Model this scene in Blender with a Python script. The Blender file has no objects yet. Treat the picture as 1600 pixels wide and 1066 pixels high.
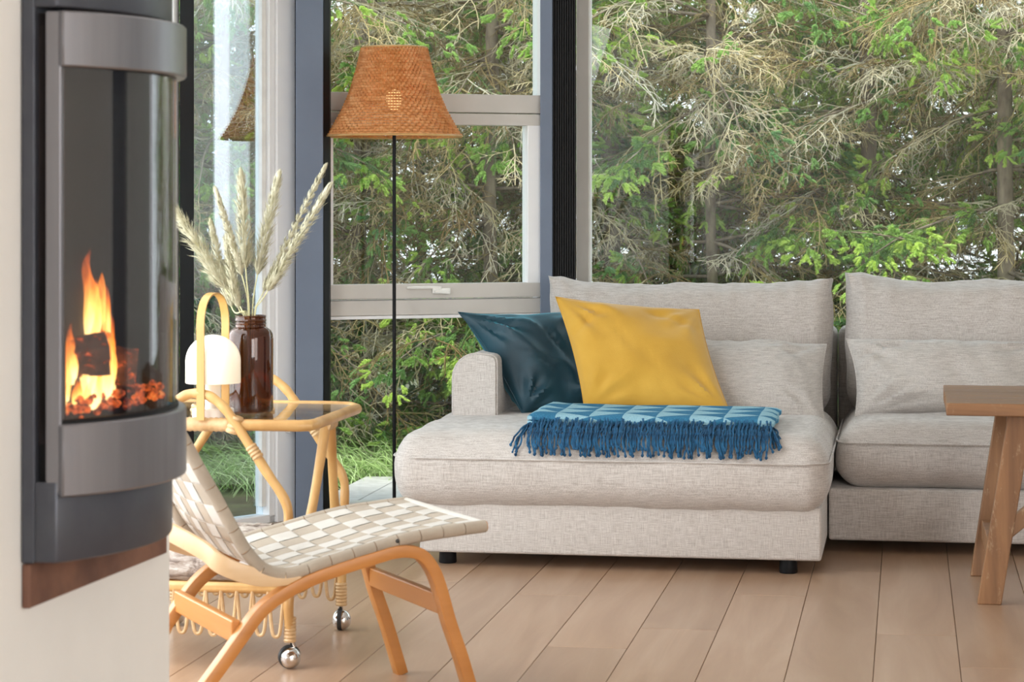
import bpy, bmesh, math, random
import numpy as np
from mathutils import Vector, Matrix, noise
random.seed(7); rng = np.random.default_rng(7)
PI = math.pi
SC = bpy.context.scene
COL = SC.collection
F = 3700.0; H = 1.15; HY = 320.0          # focal length in px, eye height, horizon row

# ------------------------------------------------------------ camera
cam_d = bpy.data.cameras.new('camera'); cam = bpy.data.objects.new('camera', cam_d); COL.objects.link(cam)
cam.location = (0, 0, H); cam.rotation_euler = (PI/2, 0, 0)
cam_d.sensor_width = 36; cam_d.lens = F/1600*36; cam_d.shift_y = -(533-HY)/1600
cam_d.clip_start = 0.05; cam_d.clip_end = 200
cam_d.dof.use_dof = True; cam_d.dof.focus_distance = 8.2; cam_d.dof.aperture_fstop = 9
SC.camera = cam
# ------------------------------------------------------------ world (overcast sky)
W = bpy.data.worlds.new('overcast_sky'); SC.world = W; W.use_nodes = True
nt = W.node_tree; nt.nodes.clear()
wo = nt.nodes.new('ShaderNodeOutputWorld'); bg = nt.nodes.new('ShaderNodeBackground')
tc = nt.nodes.new('ShaderNodeTexCoord'); sx = nt.nodes.new('ShaderNodeSeparateXYZ'); cr = nt.nodes.new('ShaderNodeValToRGB')
cr.color_ramp.elements[0].position = 0.0; cr.color_ramp.elements[0].color = (0.90, 0.94, 1.0, 1)
cr.color_ramp.elements[1].position = 0.9; cr.color_ramp.elements[1].color = (0.78, 0.88, 1.0, 1)
nt.links.new(tc.outputs['Generated'], sx.inputs[0]); nt.links.new(sx.outputs['Z'], cr.inputs[0])
nt.links.new(cr.outputs[0], bg.inputs[0]); nt.links.new(bg.outputs[0], wo.inputs[0])
bg.inputs[1].default_value = 2.9
# ------------------------------------------------------------ sun through thin cloud
sd = bpy.data.lights.new('sun', 'SUN'); sd.energy = 4.2; sd.angle = math.radians(12); sd.color = (1.0, 0.95, 0.86)
so = bpy.data.objects.new('sun', sd); COL.objects.link(so)
so.rotation_euler = (Vector((0.42, 0.16, -1.0))).to_track_quat('-Z', 'Y').to_euler()
# ------------------------------------------------------------ daylight by the left window, plus two added fill lamps
def area(name, loc, to, sx_, sy_, power, col=(1, 0.97, 0.93)):
    d = bpy.data.lights.new(name, 'AREA'); d.shape = 'RECTANGLE'; d.size = sx_; d.size_y = sy_; d.energy = power; d.color = col
    o = bpy.data.objects.new(name, d); COL.objects.link(o); o.location = loc
    o.rotation_euler = (Vector(to)-Vector(loc)).to_track_quat('-Z', 'Y').to_euler(); return o
area('fill_lamp_back', (2.35, -2.3, 1.5), (0.9, 8, 0.9), 2.3, 1.9, 98)  # unseen lamp added behind the camera to brighten the room
area('daylight_left_window', (-1.30, 5.75, 1.25), (1.5, 5.75, 0.3), 2.1, 2.0, 52, (0.95, 0.98, 1.0))
area('fill_lamp_right', (3.5, 1.2, 1.5), (0.2, 6.2, 0.6), 2.6, 2.0, 80)  # unseen lamp added in front of the solid right wall as fill
SC.view_settings.view_transform = 'Standard'; SC.view_settings.look = 'None'
SC.view_settings.gamma = 1; SC.view_settings.use_curve_mapping = False
SC.view_settings.exposure = 0.16
SC.cycles.max_bounces = 10; SC.cycles.transparent_max_bounces = 16
SC.cycles.use_denoising = True

# ============================================================ helpers
def P(x, y, Y):
    return Vector(((x-800)/F*Y, Y, H-(y-HY)/F*Y))
A0 = math.atan2(618.0, 3700.0)             # the room grid is turned by this
E1 = Vector((math.cos(A0), -math.sin(A0), 0)); E2 = Vector((math.sin(A0), math.cos(A0), 0))

def lerp(a, b, t): return a+(b-a)*t
class MB:
    def __init__(s): s.v = []; s.f = []; s.m = []
    def add(s, v, f, mi=0):
        n = len(s.v); s.v += [tuple(p) for p in v]; s.f += [tuple(i+n for i in q) for q in f]; s.m += [mi]*len(f); return s
    def box(s, c, d, M=None, mi=0):
        x, y, z = d[0]/2, d[1]/2, d[2]/2
        v = [Vector((i*x, j*y, k*z)) for i in (-1, 1) for j in (-1, 1) for k in (-1, 1)]
        if M is not None: v = [M @ p for p in v]
        v = [p+Vector(c) for p in v]
        return s.add(v, [(0, 1, 3, 2), (4, 6, 7, 5), (0, 4, 5, 1), (2, 3, 7, 6), (0, 2, 6, 4), (1, 5, 7, 3)], mi)
    def box2(s, a, b, mi=0):
        a = Vector(a); b = Vector(b); return s.box((a+b)/2, b-a, None, mi)
    def beam(s, p, q, w, h, up=(0, 0, 1)):
        p = Vector(p); q = Vector(q); t = (q-p).normalized(); sd = t.cross(Vector(up)).normalized(); u = sd.cross(t)
        v = [o+sd*a*w/2+u*b*h/2 for o in (p, q) for a, b in ((-1, -1), (1, -1), (1, 1), (-1, 1))]
        return s.add(v, [(3, 2, 1, 0), (4, 5, 6, 7), (0, 1, 5, 4), (1, 2, 6, 5), (2, 3, 7, 6), (3, 0, 4, 7)])
    def sweep(s, pts, prof, closed=False, ups=None, cap=True):
        """prof: function i -> list of (side, up) offsets"""
        pts = [Vector(p) for p in pts]; n = len(pts); up = None; rings = []
        for i in range(n):
            a = pts[(i-1) % n] if (closed or i > 0) else pts[i]
            b = pts[(i+1) % n] if (closed or i < n-1) else pts[i]
            t = (b-a).normalized()
            if ups is not None: up = Vector(ups if not isinstance(ups, list) else ups[i])
            elif up is None: up = Vector((0, 0, 1)) if abs(t.z) < 0.9 else Vector((1, 0, 0))
            sd = t.cross(up)
            if sd.length < 1e-6: sd = t.orthogonal()
            sd.normalize(); u = sd.cross(t).normalized()
            if ups is None: up = u
            rings.append([pts[i]+sd*p[0]+u*p[1] for p in prof(i)])
        k = len(rings[0]); v = [p for r in rings for p in r]; f = []
        for i in range(n if closed else n-1):
            j = (i+1) % n
            for a in range(k):
                b = (a+1) % k; f.append((i*k+a, j*k+a, j*k+b, i*k+b))
        if not closed and cap:
            f.append(tuple(range(k))); f.append(tuple(reversed([(n-1)*k+a for a in range(k)])))
        return s.add(v, f)
    def tube(s, pts, r, sides=8, closed=False, cap=True):
        rr = r if isinstance(r, (list, tuple)) else [r]*len(pts)
        return s.sweep(pts, lambda i: [(math.cos(2*PI*a/sides)*rr[i], math.sin(2*PI*a/sides)*rr[i]) for a in range(sides)], closed, None, cap)
    def rect(s, pts, w, h, ups=None, closed=False):
        return s.sweep(pts, lambda i: [(-w/2, -h/2), (w/2, -h/2), (w/2, h/2), (-w/2, h/2)], closed, ups)
    def lathe(s, prof, segs=32, c=(0, 0, 0)):
        n = len(prof); v = [(c[0]+r*math.cos(2*PI*a/segs), c[1]+r*math.sin(2*PI*a/segs), c[2]+z) for r, z in prof for a in range(segs)]
        f = [(i*segs+a, i*segs+(a+1) % segs, (i+1)*segs+(a+1) % segs, (i+1)*segs+a) for i in range(n-1) for a in range(segs)]
        if prof[0][0] > 1e-5: f.append(tuple(reversed(range(segs))))
        if prof[-1][0] > 1e-5: f.append(tuple((n-1)*segs+a for a in range(segs)))
        return s.add(v, f)
    def prism(s, poly, z0, z1):
        n = len(poly); v = [(p[0], p[1], z0) for p in poly]+[(p[0], p[1], z1) for p in poly]
        f = [tuple(reversed(range(n))), tuple(range(n, 2*n))]+[(i, (i+1) % n, n+(i+1) % n, n+i) for i in range(n)]
        return s.add(v, f)
    def grid(s, fn, nu, nv, cu=False):
        v = [fn(i/nu, j/nv) for j in range(nv+1) for i in range(nu+(0 if cu else 1))]
        w = nu if cu else nu+1
        f = [(j*w+i, j*w+(i+1) % w, (j+1)*w+(i+1) % w, (j+1)*w+i) for j in range(nv) for i in range(nu)]
        return s.add(v, f)
    def build(s, name, mat, parent=None, smooth=True, bevel=0, merge=False, seg=2):
        me = bpy.data.meshes.new(name); me.from_pydata(s.v, [], s.f)
        mats = mat if isinstance(mat, (list, tuple)) else [mat]
        for m in mats: me.materials.append(m)
        if len(mats) > 1: me.polygons.foreach_set('material_index', s.m)
        bm = bmesh.new(); bm.from_mesh(me)
        if merge: bmesh.ops.remove_doubles(bm, verts=bm.verts, dist=1e-5)
        bmesh.ops.recalc_face_normals(bm, faces=bm.faces)
        if bevel:
            es = [e for e in bm.edges if len(e.link_faces) == 2 and e.calc_face_angle(0) > 0.5]
            bmesh.ops.bevel(bm, geom=es, offset=bevel, segments=seg, affect='EDGES', profile=0.5, clamp_overlap=True)
        if smooth:
            for f_ in bm.faces: f_.smooth = True
            for e in bm.edges:
                if len(e.link_faces) == 2 and e.calc_face_angle(0) > 0.7: e.smooth = False
        bm.to_mesh(me); bm.free()
        o = bpy.data.objects.new(name, me); COL.objects.link(o)
        if parent is not None: o.parent = parent
        return o
def tag(o, label=None, cat=None, group=None, kind=None):
    if label: o['label'] = label
    if cat: o['category'] = cat
    if group: o['group'] = group
    if kind: o['kind'] = kind
    return o
def empty(name, loc=(0, 0, 0), rz=0, **k):
    o = bpy.data.objects.new(name, None); COL.objects.link(o); o.location = loc; o.rotation_euler = (0, 0, rz); o.empty_display_size = .1
    return tag(o, **k)
def copy_tree(o, parent=None):
    c = o.copy(); COL.objects.link(c)
    if parent is not None: c.parent = parent
    for ch in [x for x in o.children]: copy_tree(ch, c)
    return c
def catmull(pts, n=8):
    pts = [Vector(p) for p in pts]; out = []
    for i in range(len(pts)-1):
        p0 = pts[max(i-1, 0)]; p1 = pts[i]; p2 = pts[i+1]; p3 = pts[min(i+2, len(pts)-1)]
        for k in range(n):
            t = k/n; out.append(.5*((2*p1)+(p2-p0)*t+(2*p0-5*p1+4*p2-p3)*t*t+(3*p1-p0-3*p2+p3)*t**3))
    out.append(pts[-1]); return out
def nz(p, f, amp, off=0.0):
    return noise.noise(Vector((p[0]*f+off, p[1]*f-off, p[2]*f+off*.7)))*amp

# ------------------------------------------------------------ materials
def nodes(name):
    m = bpy.data.materials.new(name); m.use_nodes = True; n = m.node_tree; n.nodes.clear()
    out = n.nodes.new('ShaderNodeOutputMaterial'); b = n.nodes.new('ShaderNodeBsdfPrincipled'); n.links.new(b.outputs[0], out.inputs[0])
    return m, n, b, out
def coords(n, scale=(1, 1, 1), src='Object'):
    t = n.nodes.new('ShaderNodeTexCoord'); mp = n.nodes.new('ShaderNodeMapping'); mp.inputs['Scale'].default_value = scale
    n.links.new(t.outputs[src], mp.inputs[0]); return mp.outputs[0]
def noi(n, vec, scale, detail=4, rough=.55, dist=0):
    t = n.nodes.new('ShaderNodeTexNoise'); t.inputs['Scale'].default_value = scale; t.inputs['Detail'].default_value = detail
    t.inputs['Roughness'].default_value = rough; t.inputs['Distortion'].default_value = dist; n.links.new(vec, t.inputs['Vector']); return t.outputs['Fac']
def ramp(n, fac, stops):
    r = n.nodes.new('ShaderNodeValToRGB'); e = r.color_ramp.elements
    while len(e) < len(stops): e.new(0.5)
    for i, (p, c) in enumerate(stops): e[i].position = p; e[i].color = (*c, 1) if len(c) == 3 else c
    n.links.new(fac, r.inputs[0]); return r.outputs[0]
def mixc(n, fac, a, b, mode='MIX'):
    m = n.nodes.new('ShaderNodeMix'); m.data_type = 'RGBA'; m.blend_type = mode
    for i, x in ((0, fac), (6, a), (7, b)):
        if hasattr(x, 'is_linked'): n.links.new(x, m.inputs[i])
        else: m.inputs[i].default_value = x if i == 0 else (*x, 1)
    return m.outputs[2]
def bump(n, b, h, strength, dist=.002):
    k = n.nodes.new('ShaderNodeBump'); k.inputs['Strength'].default_value = strength; k.inputs['Distance'].default_value = dist
    n.links.new(h, k.inputs['Height']); n.links.new(k.outputs[0], b.inputs['Normal'])
def math_(n, op, a, b=None, c=None):
    m = n.nodes.new('ShaderNodeMath'); m.operation = op
    for i, x in enumerate((a, b, c)):
        if x is None: continue
        if hasattr(x, 'is_linked'): n.links.new(x, m.inputs[i])
        else: m.inputs[i].default_value = x
    return m.outputs[0]
def plain(name, c, rough=.5, metal=0, c2=None, nscale=20, stretch=(1, 1, 1), bstr=0, bscale=200, spec=.5, sheen=0, lo=.35, hi=.65):
    m, n, b, _ = nodes(name)
    b.inputs['Roughness'].default_value = rough; b.inputs['Metallic'].default_value = metal
    b.inputs['Specular IOR Level'].default_value = spec
    if sheen: b.inputs['Sheen Weight'].default_value = sheen
    if c2 is None: c2 = tuple(x*.9 for x in c)
    co = coords(n, stretch); fac = noi(n, co, nscale)
    n.links.new(ramp(n, fac, [(lo, c2), (hi, c)]), b.inputs['Base Color'])
    if bstr: bump(n, b, noi(n, co, bscale, 3), bstr)
    return m
def wood(name, c1, c2, along='x', scale=1.0, rough=.4, wear=None, fine=1.0):
    m, n, b, _ = nodes(name)
    st = {'x': (1.5, 22, 22), 'y': (22, 1.5, 22), 'z': (22, 22, 1.5)}[along]
    co = coords(n, tuple(v*scale for v in st)); a = noi(n, co, 1.0, 6, .6, .6); co2 = coords(n, tuple(v*scale*6 for v in st)); a2 = noi(n, co2, 1.0, 3)
    col = ramp(n, a, [(.3, c2), (.7, c1)])
    col = mixc(n, math_(n, 'MULTIPLY', a2, .35*fine), col, tuple(x*.55 for x in c2))
    oi = n.nodes.new('ShaderNodeObjectInfo'); v = math_(n, 'MULTIPLY_ADD', oi.outputs['Random'], .16, .92)
    hs = n.nodes.new('ShaderNodeHueSaturation'); n.links.new(v, hs.inputs['Value']); n.links.new(col, hs.inputs['Color']); col = hs.outputs[0]
    if wear:
        w = noi(n, coords(n, (26, 26, 9)), 1.6, 8, .75); w = ramp(n, w, [(.58, (0, 0, 0)), (.68, (.7, .7, .7))]); col = mixc(n, w, col, wear)
    n.links.new(col, b.inputs['Base Color']); b.inputs['Roughness'].default_value = rough
    bump(n, b, a2, .12); return m
def linen(name, c1, c2, k=1.0):
    m, n, b, _ = nodes(name)
    h = noi(n, coords(n, (26*k, 26*k, 520*k)), 1, 3, .6); v = noi(n, coords(n, (520*k, 520*k, 26*k)), 1, 3, .6)
    g = noi(n, coords(n, (1, 1, 1)), 420*k, 2)
    s = math_(n, 'ADD', math_(n, 'MULTIPLY', h, .42), math_(n, 'ADD', math_(n, 'MULTIPLY', v, .38), math_(n, 'MULTIPLY', g, .2)))
    n.links.new(ramp(n, s, [(.4, c2), (.58, c1)]), b.inputs['Base Color'])
    b.inputs['Roughness'].default_value = .92; b.inputs['Sheen Weight'].default_value = .25; b.inputs['Specular IOR Level'].default_value = .2
    bump(n, b, s, .5, .0015); return m
def glass(name, tint=(.93, .96, .95), ior=1.45, rough=0.0):
    m = bpy.data.materials.new(name); m.use_nodes = True; n = m.node_tree; n.nodes.clear()
    out = n.nodes.new('ShaderNodeOutputMaterial'); mx = n.nodes.new('ShaderNodeMixShader'); t = n.nodes.new('ShaderNodeBsdfTransparent'); g = n.nodes.new('ShaderNodeBsdfGlossy')
    t.inputs[0].default_value = (*tint, 1); g.inputs['Roughness'].default_value = rough
    lw = n.nodes.new('ShaderNodeLayerWeight'); lw.inputs['Blend'].default_value = .5; r0 = ((ior-1)/(ior+1))**2
    n.links.new(math_(n, 'MULTIPLY_ADD', math_(n, 'POWER', lw.outputs['Facing'], 5.0), 1-r0, r0), mx.inputs[0]); n.links.new(t.outputs[0], mx.inputs[1]); n.links.new(g.outputs[0], mx.inputs[2]); n.links.new(mx.outputs[0], out.inputs[0]); return m
def emis(name, c, s):
    m, n, b, _ = nodes(name); b.inputs['Base Color'].default_value = (*c, 1); b.inputs['Emission Color'].default_value = (*c, 1); b.inputs['Emission Strength'].default_value = s; return m

M = {}
M['plaster'] = plain('white_plaster', (.80, .79, .76), .9, c2=(.76, .75, .72), nscale=3, bstr=.15, bscale=120)
M['ceiling'] = plain('ceiling_paint', (.85, .85, .83), .9)
M['post'] = plain('blue_grey_paint', (.165, .205, .28), .55, c2=(.145, .18, .25), nscale=4, bstr=.1, bscale=300)
M['black'] = plain('black_satin', (.008, .008, .009), .5, spec=.2)
M['frame'] = plain('warm_grey_frame', (.62, .585, .545), .45, c2=(.57, .54, .50), nscale=5)
M['frame_white'] = plain('white_frame', (.88, .88, .88), .4, c2=(.86, .86, .87))
M['handle'] = plain('white_handle', (.85, .84, .8), .3)
M['glass'] = glass('window_glass')
M['door_glass'] = glass('door_glass', (.88, .96, 1.0), 2.9)
M['linen'] = linen('greige_linen', (.60, .555, .52), (.37, .325, .295))
M['linen_pillow'] = linen('greige_linen_pillow', (.58, .54, .505), (.36, .325, .30))
M['piping'] = linen('linen_piping', (.66, .62, .585), (.45, .41, .38))
M['yellow'] = plain('mustard_cotton', (.62, .35, .045), .85, c2=(.52, .28, .025), nscale=4, bstr=.25, bscale=260, sheen=.3)
M['teal'] = plain('teal_velvet', (.007, .05, .075), .55, c2=(.004, .027, .042), nscale=5, bstr=.2, bscale=200, sheen=.0)
_b = [x for x in M['teal'].node_tree.nodes if x.type == 'BSDF_PRINCIPLED'][0]
_b.inputs['Sheen Weight'].default_value = .8; _b.inputs['Sheen Tint'].default_value = (.12, .5, .65, 1); _b.inputs['Sheen Roughness'].default_value = .35
M['plank'] = None
M['beech'] = wood('orange_beech', (.56, .235, .06), (.46, .18, .04), 'x', .6, .38, fine=.4)
M['beech_pale'] = wood('pale_birch', (.78, .56, .34), (.72, .48, .26), 'x', .6, .35, fine=.4)
M['beech_y'] = wood('orange_beech_rail', (.56, .235, .06), (.46, .18, .04), 'y', .6, .38, fine=.4)
M['web_a'] = plain('white_webbing', (.58, .55, .505), .85, c2=(.52, .485, .435), nscale=8, stretch=(1, 1, 1), bstr=.4, bscale=400)
M['web_b'] = plain('beige_webbing', (.44, .375, .30), .85, c2=(.37, .31, .245), nscale=8, bstr=.4, bscale=400)
M['bamboo'] = plain('golden_rattan', (.62, .37, .14), .36, c2=(.42, .21, .065), nscale=9, stretch=(1, 1, .5), lo=.3, hi=.6)
M['bamboo_wrap'] = plain('rattan_binding', (.62, .42, .22), .45, c2=(.48, .29, .13), nscale=30)
M['chrome'] = plain('polished_chrome', (.72, .70, .68), .07, 1)
M['rubber'] = plain('black_rubber', (.02, .02, .02), .6)
M['steel'] = plain('brushed_steel', (.285, .285, .31), .34, .85, c2=(.25, .25, .275), nscale=30, stretch=(1, 1, .05))
M['iron'] = plain('dark_grey_stove_paint', (.085, .092, .11), .42, .5, c2=(.075, .08, .10))
M['rust'] = plain('rusty_brown_slab', (.20, .095, .06), .7, c2=(.11, .05, .035), nscale=9, bstr=.4, bscale=60)
M['fire_brick'] = plain('sooty_firebrick', (.045, .035, .035), .9, c2=(.025, .02, .02), nscale=8)
M['amber'] = None
M['cream'] = plain('cream_metal', (.82, .76, .70), .45)
M['leaf_wood'] = wood('oiled_oak_loop', (.62, .36, .10), (.52, .27, .06), 'z', 1, .4)
M['old_wood'] = wood('weathered_pine', (.34, .165, .07), (.17, .08, .035), 'x', 1.0, .55, wear=(.42, .28, .17), fine=1.0)
M['old_wood_z'] = wood('weathered_pine_leg', (.36, .18, .08), (.18, .085, .038), 'z', 1.0, .55, wear=(.45, .32, .20), fine=1.0)
# floor plank
def plank_mat():
    m, n, b, _ = nodes('oak_plank')
    oi = n.nodes.new('ShaderNodeObjectInfo'); t = n.nodes.new('ShaderNodeTexCoord'); mp = n.nodes.new('ShaderNodeMapping')
    mp.inputs['Rotation'].default_value = (0, 0, A0); n.links.new(t.outputs['Object'], mp.inputs[0])
    va = n.nodes.new('ShaderNodeVectorMath'); va.operation = 'ADD'; cx = n.nodes.new('ShaderNodeCombineXYZ')
    n.links.new(math_(n, 'MULTIPLY', oi.outputs['Random'], 37.0), cx.inputs[1]); n.links.new(mp.outputs[0], va.inputs[0]); n.links.new(cx.outputs[0], va.inputs[1])
    m2 = n.nodes.new('ShaderNodeMapping'); m2.inputs['Scale'].default_value = (9, .9, 1); n.links.new(va.outputs[0], m2.inputs[0])
    m3 = n.nodes.new('ShaderNodeMapping'); m3.inputs['Scale'].default_value = (90, 3, 1); n.links.new(va.outputs[0], m3.inputs[0])
    a = noi(n, m2.outputs[0], 1, 6, .6, 1.2); g = noi(n, m3.outputs[0], 1, 3, .6, .3)
    col = ramp(n, a, [(.25, (.36, .215, .13)), (.5, (.44, .28, .18)), (.8, (.53, .37, .26))])
    col = mixc(n, math_(n, 'MULTIPLY', g, .22), col, (.30, .17, .10))
    hs = n.nodes.new('ShaderNodeHueSaturation'); n.links.new(math_(n, 'MULTIPLY_ADD', oi.outputs['Random'], .16, .92), hs.inputs['Value']); n.links.new(col, hs.inputs['Color'])
    n.links.new(hs.outputs[0], b.inputs['Base Color']); b.inputs['Roughness'].default_value = .30; b.inputs['Specular IOR Level'].default_value = .6
    bump(n, b, g, .06); return m
M['plank'] = plank_mat()
M['under'] = plain('dark_subfloor', (.05, .035, .025), .9)
M['deck'] = plain('weathered_deck_board', (.52, .50, .48), .7, c2=(.42, .40, .38), nscale=6, stretch=(3, 3, 1), bstr=.2, bscale=80)
M['soil'] = plain('forest_ground', (.09, .10, .035), .95, c2=(.05, .045, .02), nscale=4, bstr=.5, bscale=30)
def amber():
    m, n, b, _ = nodes('amber_glass'); b.inputs['Base Color'].default_value = (.23, .068, .014, 1); b.inputs['Roughness'].default_value = .03
    b.inputs['Transmission Weight'].default_value = .93; b.inputs['IOR'].default_value = 1.5; return m
M['amber'] = amber()

# ============================================================ SETTING
YV = 9.3
def facet_frame(ox, oy, ang):
    a = math.radians(ang); return Vector((ox, oy, 0)), Vector((math.cos(a), math.sin(a), 0)), Vector((-math.sin(a), math.cos(a), 0))
G3 = math.degrees(-A0)
F3 = facet_frame(.2514, 9.3, G3); F2 = facet_frame(-.678, 8.8, G3+30); F1 = facet_frame(-.795, 8.65, G3+60)
O0 = F1[0]-F1[1]*.54
F0 = facet_frame(O0.x, O0.y, G3+90)
def clip(poly, o, nrm, keep_in=True):
    out = []; s = -1 if keep_in else 1
    d = [s*((Vector((p[0], p[1], 0))-o).dot(nrm)) for p in poly]
    for i in range(len(poly)):
        j = (i+1) % len(poly)
        if d[i] >= 0: out.append(poly[i])
        if d[i]*d[j] < 0:
            t = d[i]/(d[i]-d[j]); out.append((lerp(poly[i][0], poly[j][0], t), lerp(poly[i][1], poly[j][1], t)))
    return out
floor = empty('floor', (0, 0, 0), kind='structure')
MB().box2((-3.2, -2.8, -.05), (3.7, 8.1, -.032)).build('subfloor', M['under'], floor, False)
PW = .2113
xA = .869; yA = 5.704; rowA = Vector((xA, yA, 0)).dot(E1)
for i in range(-22, 17):
    a0 = rowA+i*PW+.0008; a1 = a0+PW-.0016
    y = -3.5+((i*37) % 11)*.2
    if i == 0: y = 5.95-.0
    starts = []
    yy = {0: 6.42, 1: 5.99, -4: 6.10, -3: 6.4, -2: 7.0, -5: 6.9, -1: 5.1, 2: 7.1}.get(i, y)
    while yy > -3.5: yy -= 2.4
    while yy < 10:
        p = [E1*a0+E2*yy, E1*a1+E2*yy, E1*a1+E2*(yy+2.3985), E1*a0+E2*(yy+2.3985)]
        p = [(q.x, q.y) for q in p]
        for o, _, nn in (F3, F2, F1, F0):
            if p: p = clip(p, o, nn)
        for o, nn in ((Vector((3.6, 0, 0)), Vector((1, 0, 0))), (Vector((-3.0, 0, 0)), Vector((-1, 0, 0))), (Vector((0, -2.6, 0)), Vector((0, -1, 0)))):
            if p: p = clip(p, o, nn)
        if len(p) > 2:
            area_ = abs(sum(p[k][0]*p[(k+1) % len(p)][1]-p[(k+1) % len(p)][0]*p[k][1] for k in range(len(p))))/2
            if area_ > .003: MB().prism(p, -.03, 0).build('plank', M['plank'], floor, False, bevel=.0012, seg=1)
        yy += 2.4
# ceiling and walls that close the room
tag(MB().box2((-3.0, -2.6, 2.62), (3.6, 9.42, 2.74)).build('ceiling', M['ceiling'], None, False), kind='structure')
tag(MB().box2((3.6, -2.6, 0), (3.75, 8.7, 2.62)).build('wall_right', M['plaster'], None, False), kind='structure')
wb = MB(); wb.box2((-3.0, -2.75, 0), (3.6, -2.6, .5)); wb.box2((-3.0, -2.75, 2.5), (3.6, -2.6, 2.62)); wb.box2((-3.0, -2.75, .5), (1.1, -2.6, 2.5)); wb.box2((3.5, -2.75, .5), (3.6, -2.6, 2.5))
tag(wb.build('wall_back', M['plaster'], None, False), kind='structure')
w4 = empty('window_4', (2.3, -2.68, .5), kind='structure')  # unseen window, added as a setting for the fill lamp behind the camera
mb = MB()
for x in (-1.17, 0, 1.17): mb.box((x, 0, 1), (.06, .07, 2))
for z in (.03, 1.97): mb.box((0, 0, z), (2.4, .07, .06))
mb.build('window_frame', M['frame_white'], w4, False, .004)
MB().box((0, 0, 1), (2.3, .006, 1.9)).build('pane', M['glass'], w4, False)
# unseen grey door, added on the right wall to show in glass reflections
d = empty('door_1', (3.58, 5.6, 0), kind='structure')
MB().box((0, 0, 1.03), (.05, .9, 2.05)).build('door_leaf', M['iron'], d, False, .004)
mb = MB()
for yy in (-.49, .49): mb.box((0, yy, 1.06), (.07, .08, 2.12))
mb.box((0, 0, 2.11), (.07, 1.06, .08)); mb.build('door_frame', M['frame_white'], d, False, .004)

# ------------------------------------------------ bay: facets
def fpt(Fr, x, y, z): return Fr[0]+Fr[1]*x+Fr[2]*y+Vector((0, 0, z))
def facet_empty(name, Fr, kind='structure'):
    e = empty(name, Fr[0], math.atan2(Fr[1].y, Fr[1].x), kind=kind); return e
# facet 2 : window with an opening sash
w2 = facet_empty('window_2', F2)
L2 = .846
def bx(name, a, b, mat, par, bev=.003): return MB().box2(a, b).build(name, mat, par, False, bev)
bx('frame_stile', (-.06, 0, 0), (-.006, .09, 2.62), M['frame'], w2)
s_ = bx('frame_stile', (L2-.004, 0.0, 0), (L2+.02, .09, 2.62), M['frame_white'], w2)
bx('transom', (-.006, -.004, 1.500), (L2-.004, .085, 1.570), M['frame'], w2)
bx('transom', (-.006, -.004, .735), (L2-.004, .085, .792), M['frame'], w2)
bx('sill_bead', (-.006, -.012, .722), (L2-.004, .02, .734), M['frame_white'], w2, .002)
bx('pane', (-.01, .035, 1.565), (L2+.0, .041, 2.6), M['glass'], w2, 0)
bx('pane', (-.01, .035, .03), (L2+.0, .041, .735), M['glass'], w2, 0)
bx('threshold', (-.006, 0, 0), (L2-.004, .09, .035), M['frame'], w2)
sash = empty('sash'); sash.parent = w2
bx('sash_rail', (-.006, -.012, 1.452), (L2-.004, .05, 1.496), M['frame'], sash)
bx('sash_rail', (-.006, -.012, .797), (L2-.004, .05, .852), M['frame'], sash)
bx('sash_stile', (L2-.062, -.011, .8), (L2-.005, .05, 1.494), M['frame_white'], sash)
bx('sash_stile', (-.008, -.011, .8), (.012, .05, 1.494), M['frame_white'], sash)
bx('pane', (.01, .018, .85), (L2-.06, .024, 1.455), M['glass'], sash, 0)
hb = MB(); hb.tube(catmull([(.295, -.02, .838), (.40, -.022, .838), (.43, -.03, .836)], 4), .006, 8); hb.box((.43, -.022, .826), (.07, .016, .02)); hb.tube([(.40, -.032, .822), (.462, -.034, .818)], .007, 8)
hb.build('window_handle', M['handle'], sash, True, .002)
# column 1 between facets 1 and 2, column 2 between 2 and 3 (posts are solid, floor to ceiling)
def poly_col(name, pts, mat, parent=None):
    o = MB().prism([(p.x, p.y) for p in pts], 0, 2.62).build(name, mat, parent, False, .003)
    if parent is None: tag(o, kind='structure')
    return o
def flat(x, Y): return Vector(((x-800)/F*Y, Y, 0))
poly_col('trim_1', [flat(462, 8.56), flat(505, 8.60), flat(506, 8.74), flat(463, 8.70)], M['post'])
poly_col('trim_2', [flat(505.5, 8.62), flat(515, 8.66), flat(517, 8.80), flat(506.5, 8.73)], M['black'])
poly_col('trim_3', [flat(844, 9.06), flat(863, 9.07), flat(866, 9.28), flat(847, 9.25)], M['post'])
t4 = MB()
xs = [863.5+i*36.5/10 for i in range(11)]
for i in range(10):
    p = [flat(xs[i]+.4, 9.10), flat(xs[i+1]-.9, 9.10), flat(xs[i+1]-.9, 9.24), flat(xs[i]+.4, 9.24)]
    t4.prism([(q.x, q.y) for q in p], 0, 2.6)
t4.prism([(q.x, q.y) for q in [flat(863.6, 9.13), flat(900, 9.13), flat(900, 9.25), flat(863.6, 9.25)]], 0, 2.62)
tag(t4.build('trim_4', M['black'], None, False), kind='structure')
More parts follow.
